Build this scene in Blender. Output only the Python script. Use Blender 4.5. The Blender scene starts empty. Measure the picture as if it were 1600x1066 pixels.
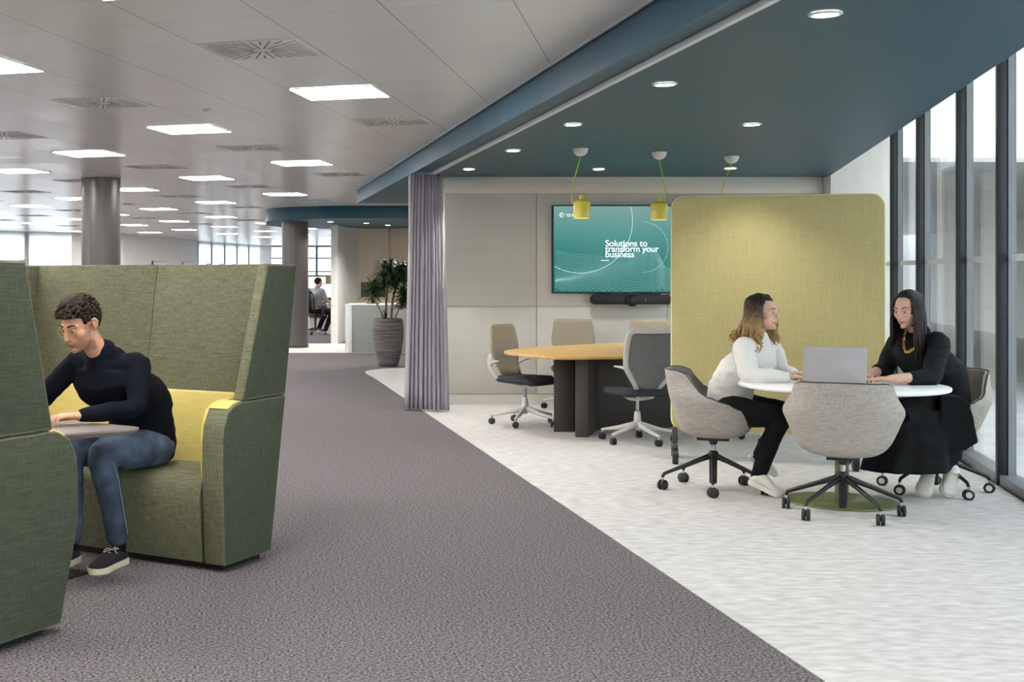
import bpy, bmesh, math, random
from mathutils import Vector, Matrix, noise
PI = math.pi
random.seed(7)
SC = bpy.context.scene
COL = SC.collection
V = Vector

# ------------------------------------------------------------------ camera
F, CX, CY, H = 2030.0, 388.0, 430.0, 1.42      # focal length and principal point in pixels of the 1600x1066 frame, eye height
cam = bpy.data.cameras.new('camera')
co = bpy.data.objects.new('camera', cam); COL.objects.link(co)
cam.sensor_width = 36; cam.lens = F / 1600 * 36
cam.shift_x = (800 - CX) / 1600; cam.shift_y = -(533 - CY) / 1600
cam.clip_start = .05; cam.clip_end = 300
co.location = (0, 0, H); co.rotation_euler = (PI/2, 0, 0)
SC.camera = co
SC.view_settings.view_transform = 'Standard'; SC.view_settings.look = 'None'
SC.view_settings.gamma = 1; SC.view_settings.use_curve_mapping = False
SC.view_settings.exposure = 0.2

def W(px, py, z):                       # photo pixel at depth z metres -> world point
    return V(((px - CX) / F * z, z, H - (py - CY) / F * z))

# ------------------------------------------------------------------ materials
def lin(c):
    return tuple(((v/255)/12.92 if v/255 <= .04045 else ((v/255+.055)/1.055)**2.4) for v in c) + (1,)
def nd(nt, t, **kw):
    n = nt.nodes.new(t)
    for k, v in kw.items():
        if k in n.inputs: n.inputs[k].default_value = v
        else: setattr(n, k, v)
    return n
def mat(name, rgb, rough=.6, metal=0, var=0, scale=(8, 8, 8), bump=0, bscale=None, detail=4, spec=.5, sheen=0, rgb2=None, lo=.35, hi=.65, coat=0):
    m = bpy.data.materials.new(name); m.use_nodes = True
    nt = m.node_tree; b = nt.nodes['Principled BSDF']
    b.inputs['Roughness'].default_value = rough; b.inputs['Metallic'].default_value = metal
    b.inputs['Specular IOR Level'].default_value = spec
    b.inputs['Coat Weight'].default_value = coat
    if sheen: b.inputs['Sheen Weight'].default_value = sheen
    c = lin(rgb)
    tc = nd(nt, 'ShaderNodeTexCoord'); mp = nd(nt, 'ShaderNodeMapping'); mp.inputs['Scale'].default_value = scale
    nt.links.new(tc.outputs['Object'], mp.inputs['Vector'])
    no = nd(nt, 'ShaderNodeTexNoise', Scale=1.0, Detail=detail); nt.links.new(mp.outputs[0], no.inputs['Vector'])
    r = nd(nt, 'ShaderNodeValToRGB'); r.color_ramp.elements[0].position = lo; r.color_ramp.elements[1].position = hi
    nt.links.new(no.outputs['Fac'], r.inputs[0])
    if rgb2: r.color_ramp.elements[0].color = c; r.color_ramp.elements[1].color = lin(rgb2)
    else:
        v = var if var else .03
        r.color_ramp.elements[0].color = tuple(x*(1-v) for x in c[:3])+(1,)
        r.color_ramp.elements[1].color = tuple(min(1, x*(1+v)) for x in c[:3])+(1,)
    nt.links.new(r.outputs[0], b.inputs['Base Color'])
    if bump:
        bp = nd(nt, 'ShaderNodeBump', Strength=bump, Distance=.01); src = no
        if bscale:
            src = nd(nt, 'ShaderNodeTexNoise', Scale=bscale, Detail=3); nt.links.new(tc.outputs['Object'], src.inputs['Vector'])
        nt.links.new(src.outputs['Fac'], bp.inputs['Height']); nt.links.new(bp.outputs[0], b.inputs['Normal'])
    return m
def emis(name, rgb, s):
    m = bpy.data.materials.new(name); m.use_nodes = True
    b = m.node_tree.nodes['Principled BSDF']; b.inputs['Base Color'].default_value = (.8, .8, .8, 1)
    b.inputs['Emission Color'].default_value = lin(rgb); b.inputs['Emission Strength'].default_value = s
    return m
def weave(name, rgb, rgb2, k=1.0, rough=.9):     # heathered fabric: two crossed stretched noises
    m = mat(name, rgb, rough); nt = m.node_tree; b = nt.nodes['Principled BSDF']
    tc = nd(nt, 'ShaderNodeTexCoord'); fac = []
    for s in ((14*k, 14*k, 260*k), (260*k, 260*k, 12*k)):
        mp = nd(nt, 'ShaderNodeMapping'); mp.inputs['Scale'].default_value = s
        nt.links.new(tc.outputs['Object'], mp.inputs['Vector'])
        n = nd(nt, 'ShaderNodeTexNoise', Scale=1.0, Detail=3); nt.links.new(mp.outputs[0], n.inputs['Vector']); fac.append(n)
    a = nd(nt, 'ShaderNodeMath', operation='ADD'); nt.links.new(fac[0].outputs['Fac'], a.inputs[0]); nt.links.new(fac[1].outputs['Fac'], a.inputs[1])
    h = nd(nt, 'ShaderNodeMath', operation='MULTIPLY'); h.inputs[1].default_value = .5; nt.links.new(a.outputs[0], h.inputs[0])
    r = nd(nt, 'ShaderNodeValToRGB'); r.color_ramp.elements[0].position = .36; r.color_ramp.elements[1].position = .64
    r.color_ramp.elements[0].color = lin(rgb); r.color_ramp.elements[1].color = lin(rgb2)
    nt.links.new(h.outputs[0], r.inputs[0]); nt.links.new(r.outputs[0], b.inputs['Base Color'])
    bp = nd(nt, 'ShaderNodeBump', Strength=.25, Distance=.003); nt.links.new(h.outputs[0], bp.inputs['Height']); nt.links.new(bp.outputs[0], b.inputs['Normal'])
    return m

MT = {}
MT['carpet'] = mat('carpet_grey', (56, 52, 53), .98, scale=(90, 90, 90), rgb2=(138, 131, 133), lo=.36, hi=.66, bump=.2, detail=12, spec=.1)
MT['vinyl'] = mat('pale_vinyl', (176, 173, 169), .55, scale=(10, 24, 4), rgb2=(214, 211, 208), lo=.28, hi=.70, detail=13, spec=.3)
MT['ceil'] = mat('white_metal_tile', (228, 227, 222), .24, spec=.8, scale=(2, 2, 2), var=.02)
MT['white'] = mat('white_paint', (225, 223, 219), .7)
MT['wallp'] = mat('beige_panel', (220, 216, 206), .6, var=.02, scale=(1, 1, 40))
MT['teal'] = mat('teal_paint', (30, 74, 92), .45, spec=.35)
MT['fascia'] = mat('teal_fascia', (54, 100, 122), .5, spec=.35)
MT['trim'] = mat('pale_trim', (215, 218, 215), .4)
MT['black'] = mat('black_plastic', (24, 24, 25), .45)
MT['bmetal'] = mat('black_metal', (30, 31, 33), .35, metal=.3)
MT['chrome'] = mat('chrome', (210, 210, 210), .18, metal=1)
MT['mull'] = mat('mullion_black', (28, 32, 37), .4)
MT['mullg'] = mat('mullion_grey', (128, 132, 134), .4)
MT['colm'] = mat('column_grey', (98, 93, 92), .38, metal=.55)
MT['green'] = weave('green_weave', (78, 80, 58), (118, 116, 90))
MT['green_shaded'] = weave('shaded_green_weave', (50, 57, 43), (80, 85, 64))  # green weave darkened: shade of the armrest and wing end faces put into colour
MT['yellow'] = weave('yellow_weave', (196, 176, 96), (214, 194, 116))
MT['yscreen'] = weave('yellow_screen', (172, 160, 108), (186, 173, 120), .6)
MT['yedge'] = mat('yellow_edge', (224, 218, 168), .6)
MT['ttop'] = mat('grey_laminate', (132, 122, 118), .4, scale=(2, 60, 2), var=.08)
MT['white_top'] = mat('white_laminate', (238, 237, 235), .35)
MT['olive'] = mat('olive_metal', (104, 112, 72), .35, metal=.3)
MT['tub'] = weave('grey_tweed', (140, 133, 124), (186, 179, 170), 1.3)
MT['tubin'] = weave('grey_felt', (112, 109, 108), (138, 134, 131), 1.0)
MT['pipe'] = mat('dark_piping', (48, 44, 44), .7)
MT['cframe'] = mat('pale_grey_plastic', (206, 202, 198), .4)
MT['seatdark'] = mat('navy_black_fabric', (46, 49, 58), .85, scale=(90, 90, 90), var=.2)
MT['wood'] = mat('oak_top', (196, 156, 92), .4, scale=(2, 26, 4), rgb2=(212, 172, 108), detail=6)
MT['woodp'] = mat('pale_birch_panel', (214, 200, 178), .5, scale=(3, 3, .6), rgb2=(226, 214, 194), detail=5)
MT['basedark'] = mat('dark_brown_grey', (66, 61, 60), .4)
MT['curtain'] = mat('lilac_grey_curtain', (156, 152, 160), .85, scale=(60, 60, 6), var=.05)
MT['curtlin'] = mat('curtain_lining', (205, 202, 205), .85)
MT['lampy'] = mat('yellow_lacquer', (234, 218, 84), .3, coat=.3)
MT['cord'] = mat('lime_cord', (190, 205, 50), .6)
MT['silver'] = mat('silver_laptop', (176, 170, 170), .4, metal=.25)
MT['logo'] = mat('pale_logo', (205, 202, 203), .3, metal=.4)
MT['desk'] = mat('reception_grey', (140, 143, 138), .5)
MT['pot'] = mat('ribbed_grey_pot', (70, 66, 67), .8, scale=(3, 3, 60), rgb2=(128, 122, 122), lo=.3, hi=.7, bump=.8, detail=5)
MT['soil'] = mat('soil', (52, 40, 32), .95, scale=(60, 60, 60), var=.4)
MT['stem'] = mat('tan_stem', (132, 122, 84), .8, scale=(20, 20, 60), var=.2)
MT['leaf'] = mat('dark_leaf', (36, 58, 34), .45, scale=(12, 12, 12), rgb2=(70, 94, 52))
MT['panel_light'] = emis('ceiling_panel_light', (255, 253, 250), 42.0)
MT['down_light'] = emis('downlight_lens', (255, 248, 235), 14.0)
MT['bulb'] = emis('warm_bulb', (255, 226, 150), 6.0)
MT['dark'] = mat('dark_slot', (58, 56, 54), .9); MT['slot'] = mat('vent_slot', (84, 82, 80), .9)
MT['blind'] = mat('white_blind', (236, 238, 240), .8)
def translucent(name, c):
    m = bpy.data.materials.new(name); m.use_nodes = True; nt = m.node_tree
    for n in list(nt.nodes): nt.nodes.remove(n)
    o = nd(nt, 'ShaderNodeOutputMaterial'); a = nd(nt, 'ShaderNodeBsdfTranslucent'); d = nd(nt, 'ShaderNodeBsdfDiffuse'); mx = nd(nt, 'ShaderNodeMixShader'); mx.inputs[0].default_value = .25
    a.inputs[0].default_value = c; d.inputs[0].default_value = c
    nt.links.new(a.outputs[0], mx.inputs[1]); nt.links.new(d.outputs[0], mx.inputs[2]); nt.links.new(mx.outputs[0], o.inputs[0]); return m
MT['rollblind'] = translucent('white_roller_blind', (.85, .87, .88, 1))
MT['skin'] = mat('skin_light', (212, 168, 146), .5, scale=(30, 30, 30), var=.05, spec=.35)
MT['skinm'] = mat('skin_tan', (196, 146, 118), .5, scale=(30, 30, 30), var=.06, spec=.35)
MT['stubble'] = mat('stubble_skin', (166, 124, 102), .6, scale=(300, 300, 300), var=.2, spec=.3)
MT['lip'] = mat('lip', (178, 104, 96), .4)
MT['lipm'] = mat('lip_tan', (160, 100, 86), .5)
MT['nail'] = mat('dark_nail_polish', (60, 14, 22), .2)
MT['eyew'] = mat('eye_white', (228, 222, 216), .25)
MT['iris'] = mat('eye_brown', (58, 38, 26), .15)
MT['hairbr'] = mat('brown_hair', (22, 15, 12), .7, scale=(60, 60, 60), rgb2=(50, 36, 28), spec=.2)
MT['hairdk'] = mat('dark_brown_hair', (18, 12, 10), .5, scale=(60, 60, 30), rgb2=(44, 30, 24), spec=.3)
MT['hairgold'] = mat('golden_brown_hair', (84, 56, 26), .42, scale=(50, 50, 24), rgb2=(168, 124, 62), spec=.5)
def ombre():
    m = mat('ombre_curls', (84, 56, 26), .5, spec=.3); nt = m.node_tree; b = nt.nodes['Principled BSDF']
    tc = nd(nt, 'ShaderNodeTexCoord'); sp = nd(nt, 'ShaderNodeSeparateXYZ'); nt.links.new(tc.outputs['Object'], sp.inputs[0])
    n = nd(nt, 'ShaderNodeTexNoise', Scale=45.0, Detail=3); nt.links.new(tc.outputs['Object'], n.inputs['Vector'])
    a = nd(nt, 'ShaderNodeMath', operation='MULTIPLY_ADD'); a.inputs[1].default_value = .16; nt.links.new(n.outputs['Fac'], a.inputs[0]); nt.links.new(sp.outputs[2], a.inputs[2])
    r = nd(nt, 'ShaderNodeMapRange'); r.inputs[1].default_value = 1.16; r.inputs[2].default_value = 1.33; nt.links.new(a.outputs[0], r.inputs[0])
    c = nd(nt, 'ShaderNodeValToRGB'); nt.links.new(r.outputs[0], c.inputs[0])
    c.color_ramp.elements[0].color = lin((158, 128, 82)); c.color_ramp.elements[1].color = lin((34, 25, 20)); e = c.color_ramp.elements.new(.5); e.color = lin((92, 68, 44))
    nt.links.new(c.outputs[0], b.inputs['Base Color']); return m
MT['ombre'] = ombre()
MT['navy'] = mat('navy_knit', (12, 14, 24), .9, scale=(120, 120, 120), var=.15, spec=.15)
MT['jeans'] = mat('blue_denim', (44, 56, 76), .85, scale=(9, 9, 7), rgb2=(88, 104, 126), lo=.35, hi=.75)
MT['seam'] = mat('denim_stitch', (150, 158, 168), .8)
MT['whiteknit'] = mat('cream_wool', (222, 219, 212), .95, scale=(120, 120, 120), var=.05, sheen=.2, bump=.2)
MT['blackcloth'] = mat('black_cloth', (9, 10, 12), .85, scale=(60, 60, 60), var=.2, spec=.25)
MT['blackrib'] = mat('black_rib_knit', (12, 13, 16), .85, scale=(4, 4, 160), rgb2=(24, 26, 30), spec=.25)
MT['shoew'] = mat('white_leather', (222, 218, 208), .55)
MT['shoeb'] = mat('black_suede', (34, 28, 36), .9)
MT['sole'] = mat('cream_rubber', (222, 212, 184), .6)
MT['lace'] = mat('cream_lace', (214, 200, 168), .8)
MT['gold'] = mat('gold_chain', (196, 150, 84), .3, metal=.85)
MT['greyshirt'] = mat('grey_tee', (150, 152, 156), .9)
MT['outwall'] = mat('outside_render', (240, 242, 242), .9)
MT['outbeige'] = mat('outside_stone', (232, 220, 206), .9)
MT['outgrey'] = mat('outside_grey', (150, 156, 156), .8)
MT['pave'] = mat('outside_paving', (224, 224, 222), .9, scale=(2, 2, 2), var=.08)

def glass_mat(name, tint, gl, fr):
    m = bpy.data.materials.new(name); m.use_nodes = True; nt = m.node_tree
    for n in list(nt.nodes): nt.nodes.remove(n)
    o = nd(nt, 'ShaderNodeOutputMaterial'); t = nd(nt, 'ShaderNodeBsdfTransparent'); t.inputs[0].default_value = tint
    g = nd(nt, 'ShaderNodeBsdfGlossy', Roughness=fr); g.inputs[0].default_value = (1, 1, 1, 1)
    f = nd(nt, 'ShaderNodeFresnel', IOR=1.5); mu = nd(nt, 'ShaderNodeMath', operation='MULTIPLY'); mu.inputs[1].default_value = gl
    ge = nd(nt, 'ShaderNodeNewGeometry'); io = nd(nt, 'ShaderNodeMapRange'); io.inputs[3].default_value = 1.5; io.inputs[4].default_value = 1/1.5
    nt.links.new(ge.outputs['Backfacing'], io.inputs[0]); nt.links.new(io.outputs[0], f.inputs['IOR'])
    nt.links.new(f.outputs[0], mu.inputs[0]); mx = nd(nt, 'ShaderNodeMixShader'); nt.links.new(mu.outputs[0], mx.inputs[0])
    nt.links.new(t.outputs[0], mx.inputs[1]); nt.links.new(g.outputs[0], mx.inputs[2]); nt.links.new(mx.outputs[0], o.inputs[0])
    return m
MT['glass'] = glass_mat('window_glass', (.93, .95, .95, 1), .7, .0)
MT['lens'] = glass_mat('spectacle_lens', (.93, .93, .93, 1), .8, .0)

def tile_ceiling():
    m = MT['ceil']; nt = m.node_tree; b = nt.nodes['Principled BSDF']
    tc = nd(nt, 'ShaderNodeTexCoord'); sp = nd(nt, 'ShaderNodeSeparateXYZ'); nt.links.new(tc.outputs['Object'], sp.inputs[0])
    outs = []; tl = []
    for ax in (0, 1):
        d = nd(nt, 'ShaderNodeMath', operation='DIVIDE'); d.inputs[1].default_value = .6; nt.links.new(sp.outputs[ax], d.inputs[0])
        fl = nd(nt, 'ShaderNodeMath', operation='FLOOR'); nt.links.new(d.outputs[0], fl.inputs[0]); tl.append(fl)
        fr = nd(nt, 'ShaderNodeMath', operation='FRACT'); nt.links.new(d.outputs[0], fr.inputs[0])
        s = nd(nt, 'ShaderNodeMath', operation='SUBTRACT'); s.inputs[1].default_value = .5; nt.links.new(fr.outputs[0], s.inputs[0])
        a = nd(nt, 'ShaderNodeMath', operation='ABSOLUTE'); nt.links.new(s.outputs[0], a.inputs[0])
        g = nd(nt, 'ShaderNodeMath', operation='GREATER_THAN'); g.inputs[1].default_value = .4945 if ax == 0 else .4965; nt.links.new(a.outputs[0], g.inputs[0]); outs.append(g)
    mx = nd(nt, 'ShaderNodeMath', operation='MAXIMUM'); nt.links.new(outs[0].outputs[0], mx.inputs[0]); nt.links.new(outs[1].outputs[0], mx.inputs[1])
    mc = nd(nt, 'ShaderNodeMix', data_type='RGBA'); nt.links.new(mx.outputs[0], mc.inputs[0])
    mc.inputs[6].default_value = lin((228, 227, 223)); mc.inputs[7].default_value = lin((168, 167, 164))
    nt.links.new(mc.outputs[2], b.inputs['Base Color'])
    # each pressed metal tile hangs at a very slightly different tilt
    cb = nd(nt, 'ShaderNodeCombineXYZ'); nt.links.new(tl[0].outputs[0], cb.inputs[0]); nt.links.new(tl[1].outputs[0], cb.inputs[1])
    wn = nd(nt, 'ShaderNodeTexWhiteNoise', noise_dimensions='3D'); nt.links.new(cb.outputs[0], wn.inputs['Vector'])
    sb = nd(nt, 'ShaderNodeVectorMath', operation='SUBTRACT'); sb.inputs[1].default_value = (.5, .5, .5); nt.links.new(wn.outputs['Color'], sb.inputs[0])
    sc = nd(nt, 'ShaderNodeVectorMath', operation='SCALE'); sc.inputs['Scale'].default_value = .022; nt.links.new(sb.outputs[0], sc.inputs[0])
    ge = nd(nt, 'ShaderNodeNewGeometry'); ad = nd(nt, 'ShaderNodeVectorMath', operation='ADD')
    nt.links.new(ge.outputs['Normal'], ad.inputs[0]); nt.links.new(sc.outputs[0], ad.inputs[1])
    nr = nd(nt, 'ShaderNodeVectorMath', operation='NORMALIZE'); nt.links.new(ad.outputs[0], nr.inputs[0]); nt.links.new(nr.outputs[0], b.inputs['Normal'])
tile_ceiling()

# ------------------------------------------------------------------ mesh building
def frame_from(d, side=None):
    d = d.normalized()
    s = side if side is not None else (V((0, 0, 1)) if abs(d.z) < .9 else V((1, 0, 0)))
    b = d.cross(s)
    if b.length < 1e-5: b = d.orthogonal()
    b.normalize(); a = b.cross(d).normalized()      # a ~ side made perpendicular to d
    return a, b
class MB:
    def __init__(s): s.v = []; s.f = []; s.m = []
    def add(s, vs, fs, mi=0, M=None):
        o = len(s.v)
        s.v += [(M @ V(p)) if M else V(p) for p in vs]
        s.f += [tuple(i+o for i in f) for f in fs]; s.m += [mi]*len(fs); return s
    def box(s, x0, x1, y0, y1, z0, z1, M=None, mi=0):
        vs = [(x, y, z) for z in (z0, z1) for y in (y0, y1) for x in (x0, x1)]
        return s.add(vs, [(0, 2, 3, 1), (4, 5, 7, 6), (0, 1, 5, 4), (2, 6, 7, 3), (0, 4, 6, 2), (1, 3, 7, 5)], mi, M)
    def prism(s, poly, z0, z1, M=None, mi=0):
        n = len(poly); a = sum(poly[i][0]*poly[(i+1) % n][1]-poly[(i+1) % n][0]*poly[i][1] for i in range(n))
        if a < 0: poly = poly[::-1]
        vs = [(x, y, z0) for x, y in poly]+[(x, y, z1) for x, y in poly]
        return s.add(vs, [tuple(range(n-1, -1, -1)), tuple(range(n, 2*n))]+[(i, (i+1) % n, (i+1) % n+n, i+n) for i in range(n)], mi, M)
    def loft(s, pts, rad, side=None, n=12, caps=True, mi=0, closed=False, power=2.0):
        pts = [V(p) for p in pts]; k = len(pts)
        rad = [(r, r) if not isinstance(r, (tuple, list)) else r for r in rad]
        rings = []
        for i in range(k):
            if closed: d = pts[(i+1) % k]-pts[i-1]
            else: d = pts[min(i+1, k-1)]-pts[max(i-1, 0)]
            if side is None and rings:      # carry the frame along so that bends do not twist
                dn = d.normalized(); a = rings[-1][1]; a = (a-dn*a.dot(dn))
                a = a.normalized() if a.length > 1e-6 else dn.orthogonal().normalized(); b = dn.cross(a)
            else: a, b = frame_from(d, side)
            rings.append((pts[i], a, b, rad[i][0], rad[i][1], d.normalized()))
        if caps and not closed:
            def cap(r, sg):
                p, a, b, ra, rb, d = r; q = min(ra, rb)
                return [(p+d*sg*q*math.sin(t), a, b, ra*math.cos(t), rb*math.cos(t), d) for t in (.5, .95, 1.3)]
            rings = cap(rings[0], -1)[::-1]+rings+cap(rings[-1], 1)
        o = len(s.v)
        e = 2.0/power
        for p, a, b, ra, rb, d in rings:
            for j in range(n):
                t = 2*PI*j/n; c, q = math.cos(t), math.sin(t)
                s.v.append(p+a*ra*math.copysign(abs(c)**e, c)+b*rb*math.copysign(abs(q)**e, q))
        R = len(rings)
        for i in range(R if closed else R-1):
            for j in range(n):
                s.f.append((o+i*n+j, o+i*n+(j+1) % n, o+((i+1) % R)*n+(j+1) % n, o+((i+1) % R)*n+j)); s.m.append(mi)
        if not closed:
            s.f.append(tuple(o+j for j in range(n-1, -1, -1))); s.m.append(mi)
            s.f.append(tuple(o+(R-1)*n+j for j in range(n))); s.m.append(mi)
        return s
    def tube(s, pts, r, n=10, mi=0): return s.loft(pts, [r]*len(pts) if not isinstance(r, list) else r, n=n, caps=False, mi=mi)
    def lathe(s, prof, n=32, M=None, mi=0, close=True):
        o = len(s.v); k = len(prof)
        for r, z in prof:
            for j in range(n):
                p = V((r*math.cos(2*PI*j/n), r*math.sin(2*PI*j/n), z)); s.v.append(M @ p if M else p)
        for i in range(k-1):
            for j in range(n):
                s.f.append((o+i*n+j, o+i*n+(j+1) % n, o+(i+1)*n+(j+1) % n, o+(i+1)*n+j)); s.m.append(mi)
        if close:
            s.f.append(tuple(o+j for j in range(n-1, -1, -1))); s.m.append(mi)
            s.f.append(tuple(o+(k-1)*n+j for j in range(n))); s.m.append(mi)
        return s
    def ell(s, c, r, M=None, nu=16, nv=10, mi=0):
        vs = [(0, 0, -1)]; fs = []
        for i in range(1, nv):
            t = PI*i/nv-PI/2
            for j in range(nu): vs.append((math.cos(t)*math.cos(2*PI*j/nu), math.cos(t)*math.sin(2*PI*j/nu), math.sin(t)))
        vs.append((0, 0, 1)); L = len(vs)-1
        for j in range(nu):
            fs.append((0, 1+(j+1) % nu, 1+j)); fs.append((L, L-nu+j, L-nu+(j+1) % nu))
            for i in range(nv-2): fs.append((1+i*nu+j, 1+i*nu+(j+1) % nu, 1+(i+1)*nu+(j+1) % nu, 1+(i+1)*nu+j))
        c = V(c); r = r if isinstance(r, (tuple, list)) else (r, r, r)
        return s.add([(V((p[0]*r[0], p[1]*r[1], p[2]*r[2]))+c) for p in vs], fs, mi, M)
    def mesh(s, name):
        me = bpy.data.meshes.new(name); me.from_pydata([tuple(p) for p in s.v], [], s.f); me.update(); return me
    def build(s, name, m, parent=None, world=False, smooth=False, bevel=0, seg=2, ang=40, kind=None, sub=0):
        if world and parent is not None:
            L = world_loc(parent); s.v = [V(p)-L for p in s.v]
        me = s.mesh(name)
        ms = m if isinstance(m, (list, tuple)) else [m]
        for x in ms: me.materials.append(MT[x] if isinstance(x, str) else x)
        if len(ms) > 1: me.polygons.foreach_set('material_index', s.m)
        bm = bmesh.new(); bm.from_mesh(me); bmesh.ops.recalc_face_normals(bm, faces=bm.faces)
        if bevel:
            es = [e for e in bm.edges if len(e.link_faces) == 2 and e.calc_face_angle(0) > math.radians(ang)]
            bmesh.ops.bevel(bm, geom=es, offset=bevel, segments=seg, affect='EDGES', profile=.5, clamp_overlap=True)
        bm.to_mesh(me); bm.free()
        if smooth or bevel:
            me.polygons.foreach_set('use_smooth', [True]*len(me.polygons))
            try: me.set_sharp_from_angle(angle=math.radians(50 if not sub else 80))
            except Exception: pass
        o = bpy.data.objects.new(name, me); COL.objects.link(o)
        if parent is not None: o.parent = parent
        if sub:
            md = o.modifiers.new('sub', 'SUBSURF'); md.levels = sub; md.render_levels = sub
        if kind: o['kind'] = kind
        return o
def world_loc(o):
    L = V(o.location)
    while o.parent: o = o.parent; L = L+V(o.location)
    return L
def thing(name, label, cat, loc=(0, 0, 0), rz=0, group=None):
    o = bpy.data.objects.new(name, None); COL.objects.link(o); o.empty_display_size = .1
    o.location = loc; o.rotation_euler = (0, 0, rz); o['label'] = label; o['category'] = cat
    if group: o['group'] = group
    return o
def tag(o, label, cat, group=None, kind=None):
    o['label'] = label; o['category'] = cat
    if group: o['group'] = group
    if kind: o['kind'] = kind
    return o
def kids(o): return [c for c in list(COL.objects) if c.parent == o]
def dup(root, loc, rz, label, group=None):
    m = {}
    def rec(o, par):
        c = o.copy(); COL.objects.link(c)
        if par: c.parent = par
        for k in kids(o): rec(k, c)
        return c
    r = rec(root, None); r.location = loc; r.rotation_euler = (0, 0, rz); r['label'] = label
    if group: r['group'] = group
    return r
def struct(o): o['kind'] = 'structure'; return o
def catmull(P, n=6, closed=True):
    out = []; k = len(P)
    rng = range(k) if closed else range(k-1)
    for i in rng:
        g = (lambda q: V(P[q % k])) if closed else (lambda q: V(P[max(0, min(k-1, q))]))
        p0, p1, p2, p3 = g(i-1), g(i), g(i+1), g(i+2)
        for j in range(n):
            t = j/n
            out.append(.5*((2*p1)+(p2-p0)*t+(2*p0-5*p1+4*p2-p3)*t*t+(3*p1-p0-3*p2+p3)*t**3))
    if not closed: out.append(V(P[-1]))
    return out
def rrect(w, h, r, n=6):
    pts = []
    for cx, cy, a in ((w/2-r, h/2-r, 0), (-w/2+r, h/2-r, 90), (-w/2+r, -h/2+r, 180), (w/2-r, -h/2+r, 270)):
        for i in range(n+1):
            t = math.radians(a+90*i/n); pts.append((cx+r*math.cos(t), cy+r*math.sin(t)))
    return pts
def text(name, s, size, m, parent, loc, rot, bold=0, ext=.0008, spacing=1.0, line=1.0):
    c = bpy.data.curves.new(name, 'FONT'); c.body = s; c.size = size; c.extrude = ext; c.offset = bold
    c.space_character = spacing; c.space_line = line
    o = bpy.data.objects.new(name+'_tmp', c); COL.objects.link(o)
    dg = bpy.context.evaluated_depsgraph_get(); me = bpy.data.meshes.new_from_object(o.evaluated_get(dg))
    bpy.data.objects.remove(o); me.materials.clear(); me.materials.append(MT[m])
    r = bpy.data.objects.new(name, me); COL.objects.link(r); r.parent = parent; r.location = loc; r.rotation_euler = rot
    return r
def voxel(mb, vox, smooth=3, fac=.5):
    me = mb.mesh('tmp'); o = bpy.data.objects.new('tmp', me); COL.objects.link(o)
    bm = bmesh.new(); bm.from_mesh(me); bmesh.ops.recalc_face_normals(bm, faces=bm.faces); bm.to_mesh(me); bm.free()
    r = o.modifiers.new('r', 'REMESH'); r.mode = 'VOXEL'; r.voxel_size = vox
    if smooth:
        s = o.modifiers.new('s', 'SMOOTH'); s.factor = fac; s.iterations = smooth
    dg = bpy.context.evaluated_depsgraph_get(); dg.update()
    out = bpy.data.meshes.new_from_object(o.evaluated_get(dg)); bpy.data.objects.remove(o)
    out.polygons.foreach_set('use_smooth', [True]*len(out.polygons)); return out
def vobj(name, me, mats, parent, pick=None, folds=0, fscale=9):
    L = world_loc(parent)
    if folds:
        ns = [v.normal.copy() for v in me.vertices]
        for v, n in zip(me.vertices, ns):
            p = v.co; q = V((p.x*fscale, p.y*fscale, p.z*fscale*1.6))
            v.co = p+n*folds*(noise.noise(q)+.5*noise.noise(q*2.3))
    me.materials.clear()
    for x in mats: me.materials.append(MT[x])
    if pick:
        for p in me.polygons: p.material_index = pick(p.center)
    me.transform(Matrix.Translation(-L))
    me.polygons.foreach_set('use_smooth', [True]*len(me.polygons))
    me.update()
    o = bpy.data.objects.new(name, me); COL.objects.link(o); o.parent = parent; return o
MT['colp'] = mat('mid_grey_paint', (120, 116, 112), .7)
# ================================================================== THE ROOM
CZ = 2.692; SZ = 2.50
TH = -.3167; ORG = V((-1.056, 6.756, 0))           # ceiling grid
U = V((math.cos(TH), math.sin(TH), 0)); VV = V((-math.sin(TH), math.cos(TH), 0))
def grid(i, j, z): return ORG+U*.6*i+VV*.6*j+V((0, 0, z))
def glassx(y): return 2.256+.327*y
def flat(name, poly, z0, z1, m, M=None, **k):
    b = MB(); b.prism(poly, z0, z1, M); return struct(b.build(name, m, **k))
flat('floor', [(-26, -6), (.3, -6), (glassx(56.1), 56.1), (.47, 56.1), (-1.93, 49), (-1.93, 48.6), (-3.9, 40.6), (-5.35, 39.3), (-13.5, 30.9), (-26, 22)], -.1, 0, 'carpet')
# pale vinyl area under the meeting tables and by the reception
def edge(y): return 2.105-.0205*y
pv = [(glassx(-6), -6), (edge(-6), -6), (edge(18.2), 18.2)]
pv = [(edge(.0), 0), (edge(17.5), 17.5)]+[tuple(p[:2]) for p in catmull([(1.735, 17.9, 0), (1.70, 18.8, 0), (1.78, 19.3, 0), (2.15, 19.75, 0), (2.7, 19.9, 0)], 5, False)]+[(6, 19.9), (8.6, 19.9), (glassx(0), 0)]
flat('floor', pv, 0, .003, 'vinyl')
flat('floor', [(-1, 23.7), (8, 23.7), (8, 26.9), (1.2, 26.9), (-1, 26.3)], 0, .003, 'vinyl')
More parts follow.
